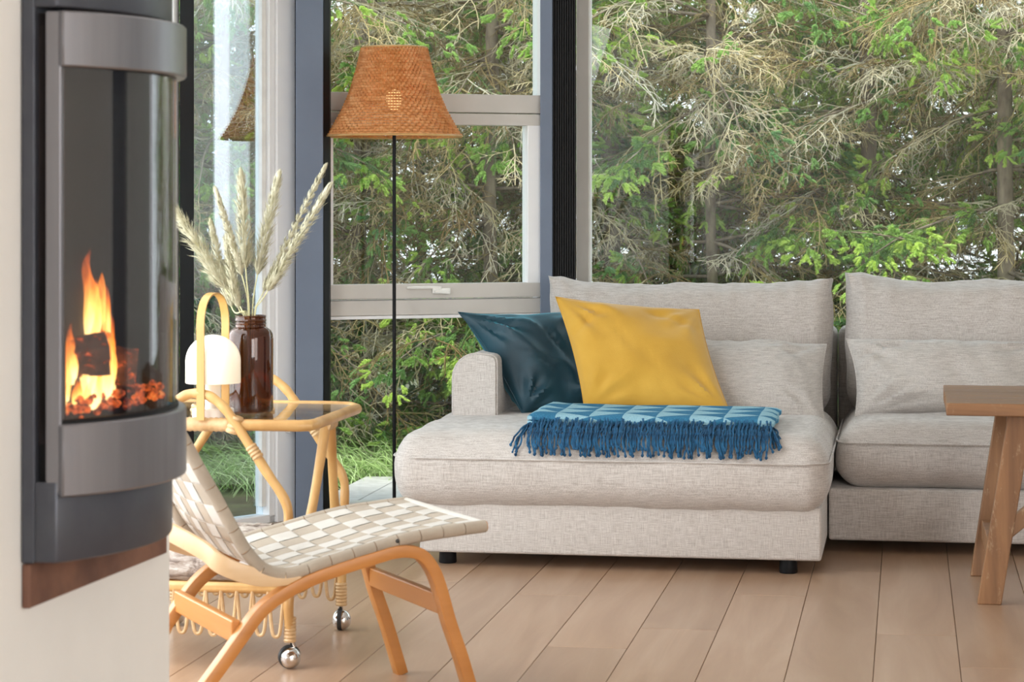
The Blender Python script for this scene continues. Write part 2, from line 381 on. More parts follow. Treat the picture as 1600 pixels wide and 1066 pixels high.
# facet 3 : the big window
w3 = facet_empty('window_3', F3)
bx('frame_stile', (.002, -.01, 0), (.053, .07, 2.62), M['frame'], w3)
bx('frame_bead', (.050, .01, 0), (.058, .04, 2.62), M['frame_white'], w3, .001)
bx('pane', (.05, .03, .05), (2.72, .036, 2.6), M['glass'], w3, 0)
bx('frame_rail', (.05, 0, 0), (3.4, .07, .06), M['frame'], w3)
bx('frame_rail', (.05, 0, 2.56), (3.4, .07, 2.62), M['frame'], w3)
bx('frame_stile', (2.70, 0, 0), (2.78, .07, 2.62), M['frame'], w3)
bx('pane', (2.76, .03, .05), (3.35, .036, 2.6), M['glass'], w3, 0)
# facet 1 : glazed door
w1 = facet_empty('door_2', F1)
bx('door_stile', (-.098, -.01, 0), (-.005, .05, 2.62), M['frame_white'], w1)
bx('door_frame', (-.128, .0, 0), (-.1, .07, 2.62), M['frame_white'], w1)
bx('glazing_bead', (-.150, .015, 0.06), (-.13, .05, 2.6), M['handle'], w1, .001)
bx('pane', (-.56, .03, .03), (-.13, .036, 2.6), M['door_glass'], w1, 0)
bx('threshold', (-.56, 0, 0), (-.1, .06, .03), M['frame_white'], w1)
bx('gasket', (-.006, -.012, 0), (.0, .0, 2.62), M['black'], w1, 0)
mb = MB(); mb.tube([(-.05, -.03, .33), (-.05, -.008, .33)], .009, 12); mb.build('door_knob', M['handle'], w1)
poly_col('trim_5', [flat(281, 8.14), flat(303, 8.24), flat(303, 8.34), flat(281, 8.26)], M['black'])
# facet 0 : windows out of frame on the left
w0 = facet_empty('window_1', F0)
for a in (-.06, -1.16, -2.26, -3.36): bx('frame_stile', (a-.06, 0, 0), (a, .07, 2.62), M['frame_white'], w0)
for a in (-1.16, -2.26, -3.36): bx('pane', (a, .03, .06), (a+1.04, .036, 2.56), M['glass'], w0, 0)
bx('frame_rail', (-3.42, 0, 0), (-.06, .07, .06), M['frame_white'], w0); bx('frame_rail', (-3.42, 0, 2.56), (-.06, .07, 2.62), M['frame_white'], w0)

# ============================================================ chimney wall and stove
ks = 1.3
U = Vector((.212, .977, 0)).normalized(); V_ = Vector((.977, -.212, 0)).normalized()
OW = Vector((-.622*ks, 3.0*ks, 0))
aw = math.atan2(V_.y, V_.x)                # local x = out of the wall (v), local y = along the wall (u)
def wl(v, u): return OW+V_*v+U*u
uend = (4.575-OW.y)/U.y
pts = [wl(0, -4.6), wl(0, uend), wl(-.62, uend), wl(-.62, -4.6)]
mbw = MB(); pp = [(p.x, p.y) for p in pts]; nz0 = H-(676-HY)/F*3.9-.025; nz1 = H-(40-HY)/F*3.9+.025
ni = [(q.x, q.y) for q in (wl(0, .004), wl(-.185, .004), wl(-.185, .499), wl(0, .499))]
mbw.prism(pp, 0, nz0); mbw.prism([pp[0]]+ni+pp[1:], nz0, nz1); mbw.prism(pp, nz1, 2.62)
tag(mbw.build('wall_left', M['plaster'], None, False), kind='structure')
st = empty('wood_stove', OW+Vector((0, 0, 0)), aw, label='tall wall-hung wood stove with curved glass front and steel bands, fire burning inside', cat='stove')
zz = lambda y, d=3.0*ks: H-(y-HY)/F*d
CH = .385*ks; SG = .060*ks; v0 = .054*ks
def arc(off_u, off_v, rise, n=22, ext=0.0, base=v0):
    """points along the curved front, chord from u=-ext to CH+ext"""
    c = CH+2*ext; r = (c*c/4+rise*rise)/(2*rise); out = []
    a = math.asin(c/2/r)
    for i in range(n+1):
        t = lerp(-a, a, i/n); out.append((base+off_v+r*math.cos(t)-(r-rise), c/2-ext+off_u+r*math.sin(t)))
    return out
def shell(name, mat, arcp, th, z0, z1, parent, bev=.002):
    n = len(arcp); c = (arcp[0][0]-.6, sum(p[1] for p in arcp)/n)
    inner = []
    for i, p in enumerate(arcp):
        a = Vector(arcp[max(i-1, 0)]); b = Vector(arcp[min(i+1, n-1)]); t = (b-a).normalized(); nr = Vector((t[1], -t[0]))
        if nr[0] < 0: nr = -nr
        inner.append((p[0]-nr[0]*th, p[1]-nr[1]*th))
    return MB().prism(list(arcp)+inner[::-1], z0, z1).build(name, mat, parent, True, bev, seg=1)
zt_g = zz(88); zb_g = zz(668)
# back plate, body top and bottom
bx('back_plate', (0.002, -.004, zz(880)), (.020*ks, CH+.10*ks, zz(-120)), M['iron'], st)
gp = MB().box2((.021*ks, .012, zz(760)), (.034*ks, CH+.02, zz(20))); gp.build('shadow_gap', M['black'], st, False)
body = arc(0, -.004, SG*.96, ext=.004)
def block(name, z0, z1, mat):
    a = arc(0, -.006, SG*.95, ext=.006)
    return MB().prism([(.020*ks, -.006)]+a+[(.020*ks, CH+.006)], z0, z1).build(name, mat, st, True, .004)
block('lower_body', zz(878), zz(752), M['iron']); block('upper_body', zz(12), zz(-120), M['iron'])
# door: side flanges, glass, bands
bx('door_side_flange', (.034*ks, -.004, zz(770)), (v0+.002, .010, zz(18)), M['steel'], st)
bx('door_side_flange', (.034*ks, CH-.010, zz(770)), (v0+.002, CH+.004, zz(18)), M['steel'], st)
sg = glass('stove_glass', (.80, .78, .78), 1.75)
shell('curved_glass', sg, arc(0, 0, SG), .005, zb_g, zt_g, st, 0)
bs = arc(0, .008, SG*1.16, ext=.012)
shell('steel_band', M['steel'], bs, .02, zz(105), zz(18), st, .003)
shell('steel_band', M['steel'], bs, .02, zz(775), zz(662), st, .003)
shell('glass_seal', M['black'], arc(0, .002, SG*1.04), .006, zz(664), zz(655), st, 0)
# firebox
fb = MB(); zf0 = zz(676); zf1 = zz(40)
fb.box2((-.16, .012, zf0-.02), (v0, CH-.012, zf0)); fb.box2((-.18, 0.0, zf0), (-.16, CH, zf1)); fb.box2((-.16, CH-.03, zf0), (v0, CH-.012, zf1)); fb.box2((-.16, .012, zf0), (v0-.004, .03, zf1)); fb.box2((-.16, .012, zf1), (v0, CH-.012, zf1+.02))
fb.build('firebox', M['fire_brick'], st, False)
bx('rusty_ledge', (.001, .0, zz(951)), (.016, .49*ks, zz(880)-.002), M['rust'], st)
# fire
def st_world(v, u, z): p = OW+V_*v+U*u; return Vector((p.x, p.y, z))
M['charred'] = None
def charred():
    m, n, b, _ = nodes('charred_bark'); a = noi(n, coords(n), 26, 5); cr_ = noi(n, coords(n, (1, 1, 1)), 60, 4, .7)
    n.links.new(ramp(n, a, [(.35, (.03, .016, .012)), (.6, (.14, .06, .04)), (.8, (.22, .11, .07))]), b.inputs['Base Color'])
    n.links.new(ramp(n, cr_, [(.56, (0, 0, 0)), (.66, (1, .12, .01)), (.78, (1, .45, .08))]), b.inputs['Emission Color']); b.inputs['Emission Strength'].default_value = 1.1
    b.inputs['Roughness'].default_value = .9; bump(n, b, a, .6, .01); return m
M['charred'] = charred()
def log_mesh(L, r, seed, sides=11, split=False):
    mb = MB(); n = 9
    def fn(i, j):
        a = 2*PI*i; x = (j-.5)*L; rr = r*(1+.16*math.sin(a*2+seed)+.10*math.sin(a*3+seed*2)) + nz((x*6, math.cos(a)*1.5, math.sin(a)*1.5), 3, r*.25, seed)
        y = rr*math.cos(a); z = rr*math.sin(a)
        if split: z = min(z, r*.15)
        return (x+0, y, z)
    mb.grid(lambda i, j: fn(i, j), sides, n, True)
    mb.f.append(tuple(range(sides-1, -1, -1))); mb.m.append(0); mb.f.append(tuple(n*sides+k for k in range(sides))); mb.m.append(0)
    return mb
zb = zz(640)
logs = [((-.005, .16, zb+.135), .20, .042, (0, .12, 1.45), 'charred log lying uppermost and crossways in the flames'),
        ((.025, .115, zb+.075), .15, .036, (0, -.15, .55), 'short charred log with its dark cut end towards the glass'),
        ((.02, .26, zb+.055), .15, .032, (0, .1, .4), 'low dark log glowing underneath in the middle of the fire'),
        ((.01, .315, zb+.13), .30, .026, (0, 1.1, 1.5), 'slim dark log leaning upright at the right side of the fire')]
for i, (q, L, r, rot, lab) in enumerate(logs):
    o = log_mesh(L, r, i*1.7+1).build('fire_log', M['charred'], None, True)
    o.location = st_world(*q); o.rotation_euler = (rot[0], rot[1], rot[2]+aw); tag(o, lab, 'log', 'logs burning in the stove')
em, n, b, _ = nodes('glowing_embers'); a = noi(n, coords(n), 45, 4, .7)
n.links.new(ramp(n, a, [(.35, (.10, .03, .02)), (.6, (.25, .09, .05))]), b.inputs['Base Color']); n.links.new(ramp(n, a, [(.42, (.05, 0, 0)), (.55, (1, .16, .02)), (.7, (1, .5, .12))]), b.inputs['Emission Color']); b.inputs['Emission Strength'].default_value = 1.3
mb = MB(); rr = random.Random(3)
for i in range(420):
    v = rr.uniform(-.12, .085); u = rr.uniform(.045, CH-.05); r = rr.uniform(.004, .010)
    mb.lathe([(.001, r*.9), (r*.8, r*.5), (r, 0), (r*.6, -r*.6)], 6, (v, u, zb+rr.uniform(-.018, .012)))
o = mb.build('ember_bed', em, None, False); o.location = OW; o.rotation_euler = (0, 0, aw); tag(o, 'bed of glowing orange embers under the burning logs', 'embers', kind='stuff')
# flames: tapering twisted tongues, coloured by height inside the tongue
def flames_mat():
    m = bpy.data.materials.new('flame'); m.use_nodes = True; n = m.node_tree; n.nodes.clear(); out = n.nodes.new('ShaderNodeOutputMaterial')
    at = n.nodes.new('ShaderNodeAttribute'); at.attribute_name = 'h'; e = n.nodes.new('ShaderNodeEmission'); t = n.nodes.new('ShaderNodeBsdfTransparent'); mx = n.nodes.new('ShaderNodeMixShader')
    st_ = noi(n, coords(n, (45, 45, 7)), 1, 5, .6, .4)
    hh = math_(n, 'ADD', at.outputs['Fac'], math_(n, 'MULTIPLY_ADD', st_, .7, -.35))
    n.links.new(ramp(n, hh, [(.0, (1, .75, .32)), (.3, (1, .52, .12)), (.6, (1, .24, .02)), (.95, (.8, .07, .005))]), e.inputs[0]); e.inputs[1].default_value = 4.2
    al = ramp(n, hh, [(.15, (.75, .75, .75)), (.9, (.0, .0, .0))]); n.links.new(al, mx.inputs[0]); n.links.new(t.outputs[0], mx.inputs[1]); n.links.new(e.outputs[0], mx.inputs[2]); n.links.new(mx.outputs[0], out.inputs[0]); return m
mb = MB(); hs_ = []
def tongue(v, u, z, hgt, wd, lean, seed):
    n0 = len(mb.v); nr = 14; ns = 8
    def fn(i, j):
        t = j; a = 2*PI*i; w_ = wd*(math.sin(PI*min(1, t*.75+.18))**1.1)*(1-t**2.2)+.0006
        cu = lean*t*hgt+math.sin(t*5+seed)*wd*.5*t+math.sin(t*11+seed*3)*wd*.22*t; cv = math.cos(t*4+seed*2)*wd*.3*t
        return (v+cv+w_*.5*math.cos(a), u+cu+w_*math.sin(a), z+t*hgt)
    mb.grid(fn, ns, nr, True)
    hs_.extend([j/nr for j in range(nr+1) for i in range(ns)])
TF = [(.03, .20, .10, .25, .050, -.05), (.02, .185, .11, .28, .032, -.16), (.035, .235, .10, .30, .030, .05), (.03, .225, .12, .22, .034, .0), (.02, .25, .08, .27, .028, .18), (.03, .17, .12, .17, .03, -.22),
      (.045, .065, .02, .14, .020, .05), (.05, .085, .05, .14, .022, .1), (.05, .055, .0, .10, .016, .2), (.05, .165, -.01, .13, .020, .3), (.055, .18, -.02, .16, .018, .15), (.05, .255, .0, .20, .03, .0),
      (.045, .275, .02, .17, .024, .05), (.05, .245, .02, .13, .024, -.3), (.03, .365, .05, .14, .016, -.35), (.03, .345, .03, .16, .012, -.1), (.055, .10, -.01, .07, .014, 0), (.03, .29, .12, .18, .016, .1), (.058, .145, .02, .20, .028, .12), (.06, .215, .0, .20, .030, .05), (.045, .19, .14, .22, .040, -.05), (.04, .245, .12, .17, .03, .12), (.06, .12, -.02, .10, .02, .2), (.03, .215, .20, .16, .03, -.1), (.02, .21, .2, .23, .022, .07), (.02, .20, .18, .2, .026, -.12)]
for i, t in enumerate(TF):
    t = (t[0], t[1], t[2]*.7, t[3]*.80, t[4]*.95, t[5])
    tongue(t[0], t[1], zb+t[2], t[3], t[4], t[5], i*1.3)
    tongue(t[0]+.006, t[1]+.003, zb+t[2]+.01, t[3]*.68, t[4]*.6, t[5], i*1.3+.5)
o = mb.build('fire_flames', flames_mat(), None, True); o.location = OW; o.rotation_euler = (0, 0, aw)
at = o.data.attributes.new('h', 'FLOAT', 'POINT'); at.data.foreach_set('value', hs_); tag(o, 'orange and yellow flames rising from the logs behind the stove glass', 'flames', kind='stuff')
pl = bpy.data.lights.new('fire_glow', 'POINT'); pl.energy = 1.6; pl.color = (1, .45, .12); pl.shadow_soft_size = .012
po = bpy.data.objects.new('fire_glow', pl); COL.objects.link(po); po.location = st_world(.0, .21, zb+.085)

# ============================================================ sofa
SO = Vector((-.295, 7.536, 0))
sofa = empty('sofa', SO, -A0, label='greige linen sectional sofa with a deep chaise on the left', cat='sofa')
def soft_box(c, h, r, crown=0, ears=0, nseg=(30, 24, 12), namp=.004, rot=None, seed=0, sag=0, pk=0, belly=0):
    """rounded, puffed upholstery block. c centre, h half sizes"""
    bm = MB(); nx, ny, nz_ = nseg; c = Vector(c); hx, hy, hz = h
    def mp(p):
        q = Vector((p[0]*hx, p[1]*hy, p[2]*hz)); e = Vector((max(-hx+r[0], min(hx-r[0], q.x)), max(-hy+r[1], min(hy-r[1], q.y)), max(-hz+r[2], min(hz-r[2], q.z))))
        d = q-e; dn = Vector((d.x/r[0], d.y/r[1], d.z/r[2])); L = dn.length
        if L > 1e-6: dn = dn/L; q = e+Vector((dn.x*r[0], dn.y*r[1], dn.z*r[2]))
        x, y, z = p
        q.z += (crown if z > 0 else crown*.15)*z*(1-x**8)*(1-y**8)
        if pk and z > 0: q.y += pk*z**3*math.sin(x*38+3*noise.noise(Vector((x*3+seed, 0, 0))))*(.4+abs(noise.noise(Vector((x*5, seed, 0)))))*(1 if y > 0 else -1)*-1
        q.y += belly*(y)*(1-abs(x)**3)*(1-abs(z)**3)
        if ears: k = (abs(x)**8)*(max(z, 0)**6); q.z += ears*k; q.x += ears*.6*k*(1 if x > 0 else -1)
        if sag: q.z -= sag*math.cos(x*PI/2)*max(z, 0)
        nn = nz((q.x+c.x, q.y+c.y, q.z+c.z), 4, namp, seed)+nz((q.x+c.x, q.y+c.y, q.z+c.z), 11, namp*.45, seed)
        q += Vector((dn.x, dn.y, dn.z))*nn if L > 1e-6 else Vector((0, 0, 0))
        if rot is not None: q = rot @ q
        return c+q
    for ax, sg_ in ((0, 1), (0, -1), (1, 1), (1, -1), (2, 1), (2, -1)):
        nu, nv = {0: (ny, nz_), 1: (nx, nz_), 2: (nx, ny)}[ax]
        def fn(i, j, ax=ax, sg_=sg_):
            a, b_ = i*2-1, j*2-1
            # finer spacing toward the edges
            a = math.sin(a*PI/2)*.35+a*.65; b_ = math.sin(b_*PI/2)*.35+b_*.65
            p = {0: (sg_, a, b_), 1: (a, sg_, b_), 2: (a, b_, sg_)}[ax]; return mp(p)
        bm.grid(fn, nu, nv)
    return bm
def soft(name, c, h, r, mat, parent, **k):
    return soft_box(c, h, r, **k).build(name, mat, parent, True, merge=True)
def seam_path(x0, x1, y0, y1, r, z, n=6):
    pts = []
    for cx, cy, a0 in ((x1-r, y0+r, -PI/2), (x1-r, y1-r, 0), (x0+r, y1-r, PI/2), (x0+r, y0+r, PI)):
        for i in range(n+1):
            a = a0+i/n*PI/2; pts.append((cx+r*math.cos(a), cy+r*math.sin(a), z+nz((cx+math.cos(a), cy, 0), 2, .004)))
    return pts
def rslab(name, a, b, mat, parent, bev):
    return MB().box2(a, b).build(name, mat, parent, True, bev, seg=3)
rslab('chaise_base', (0, .0, .045), (1.27, 1.55, .212), M['linen'], sofa, .010)
rslab('seat_base', (1.275, .515, .04), (2.62, 1.55, .212), M['linen'], sofa, .010)
# chaise cushion
soft('chaise_cushion', (.603, .53, .306), (.690, .587, .116), (.075, .10, .10), M['linen'], sofa, crown=.014, namp=.009, nseg=(48, 30, 14), seed=2.2)
MB().tube(seam_path(-.088, 1.294, -.059, 1.10, .10, .350), .0035, 6, True).build('seam_piping', M['linen'], sofa)
soft('seat_cushion', (1.968, .985, .313), (.672, .475, .103), (.09, .09, .09), M['linen'], sofa, crown=.024, namp=.006, nseg=(40, 26, 14), seed=5.1)
MB().tube(seam_path(1.299, 2.637, .508, 1.45, .09, .363), .0035, 6, True).build('seam_piping', M['linen'], sofa)
# back frame and arm
rslab('back_frame', (-.01, 1.40, .2), (1.275, 1.60, .70), M['linen'], sofa, .03)
rslab('back_frame', (1.28, 1.40, .2), (2.62, 1.60, .70), M['linen'], sofa, .03)
am = MB()
def arm_prof(i):
    # rounded top-left shoulder, narrow flat top
    w0_, w1_, z0, z1 = -.005, .150, .21, .642
    pr = [(w0_, z0)]
    for k in range(7): a = PI-k/6*PI/2; pr.append((w0_+.085+.085*math.cos(a), z1-.085+.085*math.sin(a)))
    for k in range(5): a = PI/2-k/4*PI/2; pr.append((w1_-.025+.025*math.cos(a), z1-.03+.025*math.sin(a)))
    pr.append((w1_, z0)); return pr
pr = arm_prof(0); n = len(pr); rings = []
for y, ins in ((.575, .012), (.583, .003), (.60, 0), (1.0, 0), (1.45, 0)):
    cx, cz = .07, .42; rings.append([(cx+(p[0]-cx)*(1-ins*5), y, cz+(p[1]-cz)*(1-ins*1.5)) for p in pr])
v = [p for r in rings for p in r]; f = [(i*n+a, i*n+(a+1) % n, (i+1)*n+(a+1) % n, (i+1)*n+a) for i in range(len(rings)-1) for a in range(n)]+[tuple(range(n)), tuple(reversed([(len(rings)-1)*n+a for a in range(n)]))]
am.add(v, f); am.build('armrest', M['linen'], sofa)
MB().tube([(p[0]*1.0, .584, p[1]) for p in pr], .003, 6).build('seam_piping', M['linen'], sofa)
RT = Matrix.Rotation(math.radians(-11), 3, 'X')
for nm, cx, w, sd_ in (('back_cushion', .745, .515, 1.0), ('back_cushion', 1.835, .515, 8.0)):
    zc = .628 if cx < 1 else .642
    o = soft(nm, (cx, 1.265, zc), (w, .125, .235), (.07, .105, .08), M['linen'], sofa, ears=.045, belly=.035, namp=.016, pk=.011, nseg=(110, 14, 30), rot=RT, seed=sd_)
def foot(x, y): MB().lathe([(.027, 0), (.029, .004), (.027, .046)], 20, (x, y, 0)).build('foot', M['black'], sofa)
for x, y in ((.075, .09), (1.165, .055), (.08, 1.45), (1.17, 1.45), (1.40, 1.45), (2.55, 1.45), (2.5, .62)): foot(x, y)

# ------------------------------------------------ cushions lying on the sofa
def pillow(name, corners, th, pinch, mat, label, cat='cushion', wr=.008, seed=0, n=36, group=None, dirn=None, folds=None, mid=0.0):
    """corners TL TR BR BL in world; closed two-sided pillow"""
    TL, TR, BR, BL = [Vector(c) for c in corners]; C_ = (TL+TR+BR+BL)/4
    nr = (TR-BL).cross(TL-BR).normalized()
    if nr.y > 0: nr = -nr                 # towards the viewer's side
    def base(u, v):
        uu = u*(1-pinch*(1-v*v)*abs(u)**1.5); vv = v*(1-pinch*(1-u*u)*abs(v)**1.5)
        a = (uu+1)/2; b_ = (vv+1)/2; return (BL.lerp(BR, a)).lerp(TL.lerp(TR, a), b_)
    mb = MB(); wr *= 1.7
    for side in (1, -1):
        def fn(i, j):
            u, v = i*2-1, j*2-1; u = math.sin(u*PI/2)*.4+u*.6; v = math.sin(v*PI/2)*.4+v*.6
            p = base(u, v); e = max(0, (1-abs(u)**2.2)*(1-abs(v)**2.2)); k = e**.55
            w = 0
            w += nz((p.x*7+p.z*2, p.z*5, side*3), 1, wr*1.2, seed)
            w += (1-abs(noise.noise(Vector((p.x*9+p.z*6+seed, p.z*5-p.x*3, seed+side)))*2))*wr*.9
            # pull lines that run in from the corners
            for cu, cv in ((-1, 1), (1, 1), (1, -1), (-1, -1)):
                du, dv = u-cu, v-cv; r_ = math.hypot(du, dv)+1e-4; an = math.atan2(dv, du)
                w += math.sin(an*13+seed*5+cu*2)*wr*1.0*math.exp(-((r_-.45)/.3)**2)*min(1, k*1.6)
            if folds:
                for (fu, fv, fa, fs) in folds:
                    dd = (u-fu)*math.cos(fa)+(v-fv)*math.sin(fa); ll = -(u-fu)*math.sin(fa)+(v-fv)*math.cos(fa)
                    w += -fs*math.exp(-(dd/.06)**2)*math.exp(-(ll/.35)**2)
            return p+nr*side*(th*k+w*min(1, k*1.5))
        mb.grid(fn, n, n)
    o = mb.build(name, mat, None, True, merge=True)
    bm = bmesh.new(); bm.from_mesh(o.data)
    off = C_.copy(); off.z = min(BL.z, BR.z)
    for v in bm.verts: v.co -= off
    bm.to_mesh(o.data); bm.free(); o.location = off
    e = []                                  # seam round the edge
    for t in range(32): u = -1+2*t/32; e.append(base(u, 1)-off)
    for t in range(32): v = 1-2*t/32; e.append(base(1, v)-off)
    for t in range(32): u = 1-2*t/32; e.append(base(u, -1)-off)
    for t in range(32): v = -1+2*t/32; e.append(base(-1, v)-off)
    MB().tube(e, .0022, 5, True).build('edge_seam', mat, o)
    return tag(o, label, cat, group)
pillow('teal_cushion', [P(716, 488, 8.22), P(925, 482, 8.48), P(935, 648, 8.28), P(818, 650, 8.16)], .085, .10, M['teal'], 'dark teal velvet cushion leaning in the corner behind the mustard one', wr=.012, seed=3.1, folds=[(.1, .3, .5, .02), (-.3, -.1, 1.1, .015)])
pillow('mustard_cushion', [P(868, 464, 8.22), P(1092, 484, 8.26), P(1143, 650, 7.98), P(914, 644, 8.02)], .072, .055, M['yellow'], 'mustard yellow square cushion propped on the chaise', wr=.006, seed=1.4, folds=[(-.2, .1, .35, .010), (.0, -.1, .3, .008), (-.75, .45, -.9, .014), (.55, .65, 1.2, .010)])
pillow('lumbar_cushion', [P(1010, 536, 8.44), P(1292, 538, 8.32), P(1290, 668, 8.06), P(1015, 662, 8.18)], .10, .05, M['linen_pillow'], 'greige linen lumbar cushion half hidden behind the mustard cushion', wr=.007, seed=6.2, folds=[(.6, .5, .8, .012), (.7, -.2, .2, .012)], group='greige lumbar cushions')
pillow('lumbar_cushion', [P(1322, 530, 8.30), P(1668, 536, 8.16), P(1668, 648, 8.00), P(1336, 650, 8.14)], .085, .055, M['linen_pillow'], 'long greige linen lumbar cushion on the right seat behind the wooden table', wr=.009, seed=9.4, folds=[(-.8, .5, 2.2, .018), (-.85, .1, 2.6, .014), (-.6, .7, 1.9, .012), (.1, .8, 0.1, .008)], group='greige lumbar cushions')

# ------------------------------------------------ throw blanket
def blanket_mat():
    m, n, b, _ = nodes('woven_blue_wool'); t = n.nodes.new('ShaderNodeTexCoord'); s = n.nodes.new('ShaderNodeSeparateXYZ'); n.links.new(t.outputs['UV'], s.inputs[0])
    U_ = math_(n, 'DIVIDE', s.outputs[0], .107); V2 = math_(n, 'DIVIDE', s.outputs[1], .15)
    fu = math_(n, 'FRACT', U_); cell = math_(n, 'FLOOR', U_); sh = math_(n, 'MULTIPLY', math_(n, 'MODULO', cell, 2.0), .5)
    fv = math_(n, 'FRACT', math_(n, 'ADD', V2, sh)); d = math_(n, 'ABSOLUTE', math_(n, 'MULTIPLY_ADD', fv, 2.0, -1.0))
    dark = math_(n, 'LESS_THAN', d, fu)
    g = noi(n, coords(n), 260, 3, .6)
    la = ramp(n, g, [(.35, (.22, .42, .52)), (.65, (.37, .58, .66))]); da = ramp(n, g, [(.35, (.025, .13, .25)), (.65, (.06, .23, .38))])
    n.links.new(mixc(n, dark, la, da), b.inputs['Base Color']); b.inputs['Roughness'].default_value = .95; b.inputs['Specular IOR Level'].default_value = .1; bump(n, b, g, .5, .001); return m
bl = empty('throw_blanket', SO+E1*.34+E2*.05+Vector((0, 0, .43)), -A0, label='folded blue throw with pale triangles and dark fringe lying on the chaise', cat='blanket')
BW = .78; BD = .48
def seat_z(a, b_): # relative to the blanket origin
    ca = ((a+.34)-.603)/.690; cb = ((b_+.05)-.53)/.587
    z = .424+.014*(1-min(1, abs(ca))**8)*(1-min(1, abs(cb))**8); fr = b_+.05+.057        # distance behind the cushion's front
    if fr < .10: z -= .10*(1-math.sqrt(max(0, 1-((.10-max(fr, 0))/.10)**2)))
    return z-.43
mats_b = blanket_mat()
def sheet(a0, a1, b0, b1, off, th, seed, wav=.004):
    mb = MB(); uv = []
    def top(i, j):
        a = lerp(a0, a1, i); b_ = lerp(b0, b1, j)+nz((a*3, 0, seed), 1, .012)
        e = min(i, 1-i, j*.6, (1-j)*.6); rnd_ = -.012*math.exp(-e*50)
        return (a+nz((b_*5, seed, 0), 1, .012), b_, seat_z(a, b_)+off+rnd_+nz((a*6, b_*5, seed), 1, wav)+.010*math.exp(-((a-a0)/.05)**2))
    nu, nv = 50, 22
    mb.grid(top, nu, nv); mb.grid(lambda i, j: Vector(top(i, j))-Vector((0, 0, th)), nu, nv)
    w = nu+1; N = w*(nv+1)
    for i in range(nu): mb.f += [(i, i+1, N+i+1, N+i), (nv*w+i, nv*w+i+1, N+nv*w+i+1, N+nv*w+i)]; mb.m += [0, 0]
    for j in range(nv): mb.f += [(j*w, (j+1)*w, N+(j+1)*w, N+j*w), (j*w+nu, (j+1)*w+nu, N+(j+1)*w+nu, N+j*w+nu)]; mb.m += [0, 0]
    return mb
def buv(o):
    uvl = o.data.uv_layers.new(name='UVMap'); vs = o.data.vertices
    for lp in o.data.loops: c = vs[lp.vertex_index].co; uvl.data[lp.index].uv = (c.x+.02, c.y+.05)
for (a0, a1, b0, b1, off, sd_) in ((.008, BW-.03, .012, BD-.02, .016, 1.0), (0, BW-.005, .0, BD-.03, .029, 2.0), (.0, BW, .0, BD, .044, 3.0)):
    o = sheet(a0, a1, b0, b1, off, .010, sd_).build('blanket_fold', mats_b, bl, True); buv(o)
M['fringe'] = plain('blue_yarn', (.018, .12, .25), .9, c2=(.004, .035, .09), nscale=60, bstr=.5, bscale=600)
rr = random.Random(5)
protos = []
for k in range(9):
    pts = []; L = rr.uniform(.118, .152); bend = rr.uniform(-.014, .014); 
    for t in [0, .12, .26, .42, .6, .8, 1]:
        s = t*L*.9; # run along the cushion profile
        fr = .105-s      # metres behind the front face of the cushion
        if fr > .012: y = -s*1.0; 
        else: y = -.093-.006*math.sin(t*3)
        pts.append((bend*t*t+rr.uniform(-.003, .003), y, 0, s))
    protos.append((pts, L))
def tassel(a, k, off):
    pts, L = protos[k]; out = []; n = 9; zt = seat_z(a, .02); z0 = zt+off; R0 = .10+.012+.0015*(k % 3); zc = zt-.10
    for i in range(n+1):
        sl = L*i/n; th = max(0, sl-.004)/R0
        if th < 1.45: y, z = -min(sl, .004)-R0*math.sin(th), zc+R0*math.cos(th)
        else: y, z = -.004-R0*math.sin(1.45)-.002, zc+R0*math.cos(1.45)-(th-1.45)*R0
        z += (off-.012)*math.exp(-sl/.022) if i else 0
        if i == 0: z = z0
        out.append((pts[min(i*6//n, 6)][0]*(i/n)+.002*math.sin(i*1.7+k), y, z-z0))
    return out, z0
for i in range(136):
    a = .012+i*(BW-.02)/135; k = rr.randrange(9); p, z0 = tassel(a, k, .030+rr.uniform(-.012, .010))
    mb = MB(); mb.tube(p, [.0033+.0006*math.sin(j*2.4+i) for j in range(len(p))], 5); e = p[-1]; mb.lathe([(.0005, .004), (.0045, .001), (.0048, -.003), (.002, -.007)], 6, e)
    o = mb.build('tassel', M['fringe'], bl); o.location = (a, rr.uniform(-.007, .001), z0)
for side, cnt in ((-1, 16), (1, 10)):         # strands bunched at the two corners
    for i in range(cnt):
        a = .012 if side < 0 else BW-.012; k = rr.randrange(9); p, z0 = tassel(a, k, .022-.001*i); sw = rr.uniform(.02, .05)
        p = [(q[0]+side*sw*(j/8)**.7, q[1], q[2]-.0*j) for j, q in enumerate(p[:(10 if side < 0 else 8)])]
        mb = MB(); mb.tube(p, .0031, 5); e = p[-1]; mb.lathe([(.0005, .004), (.0045, .001), (.0048, -.003), (.002, -.007)], 6, e)
        o = mb.build('tassel', M['fringe'], bl); o.location = (a-side*.01+side*rr.uniform(0, .012), .004+i*.005, z0)

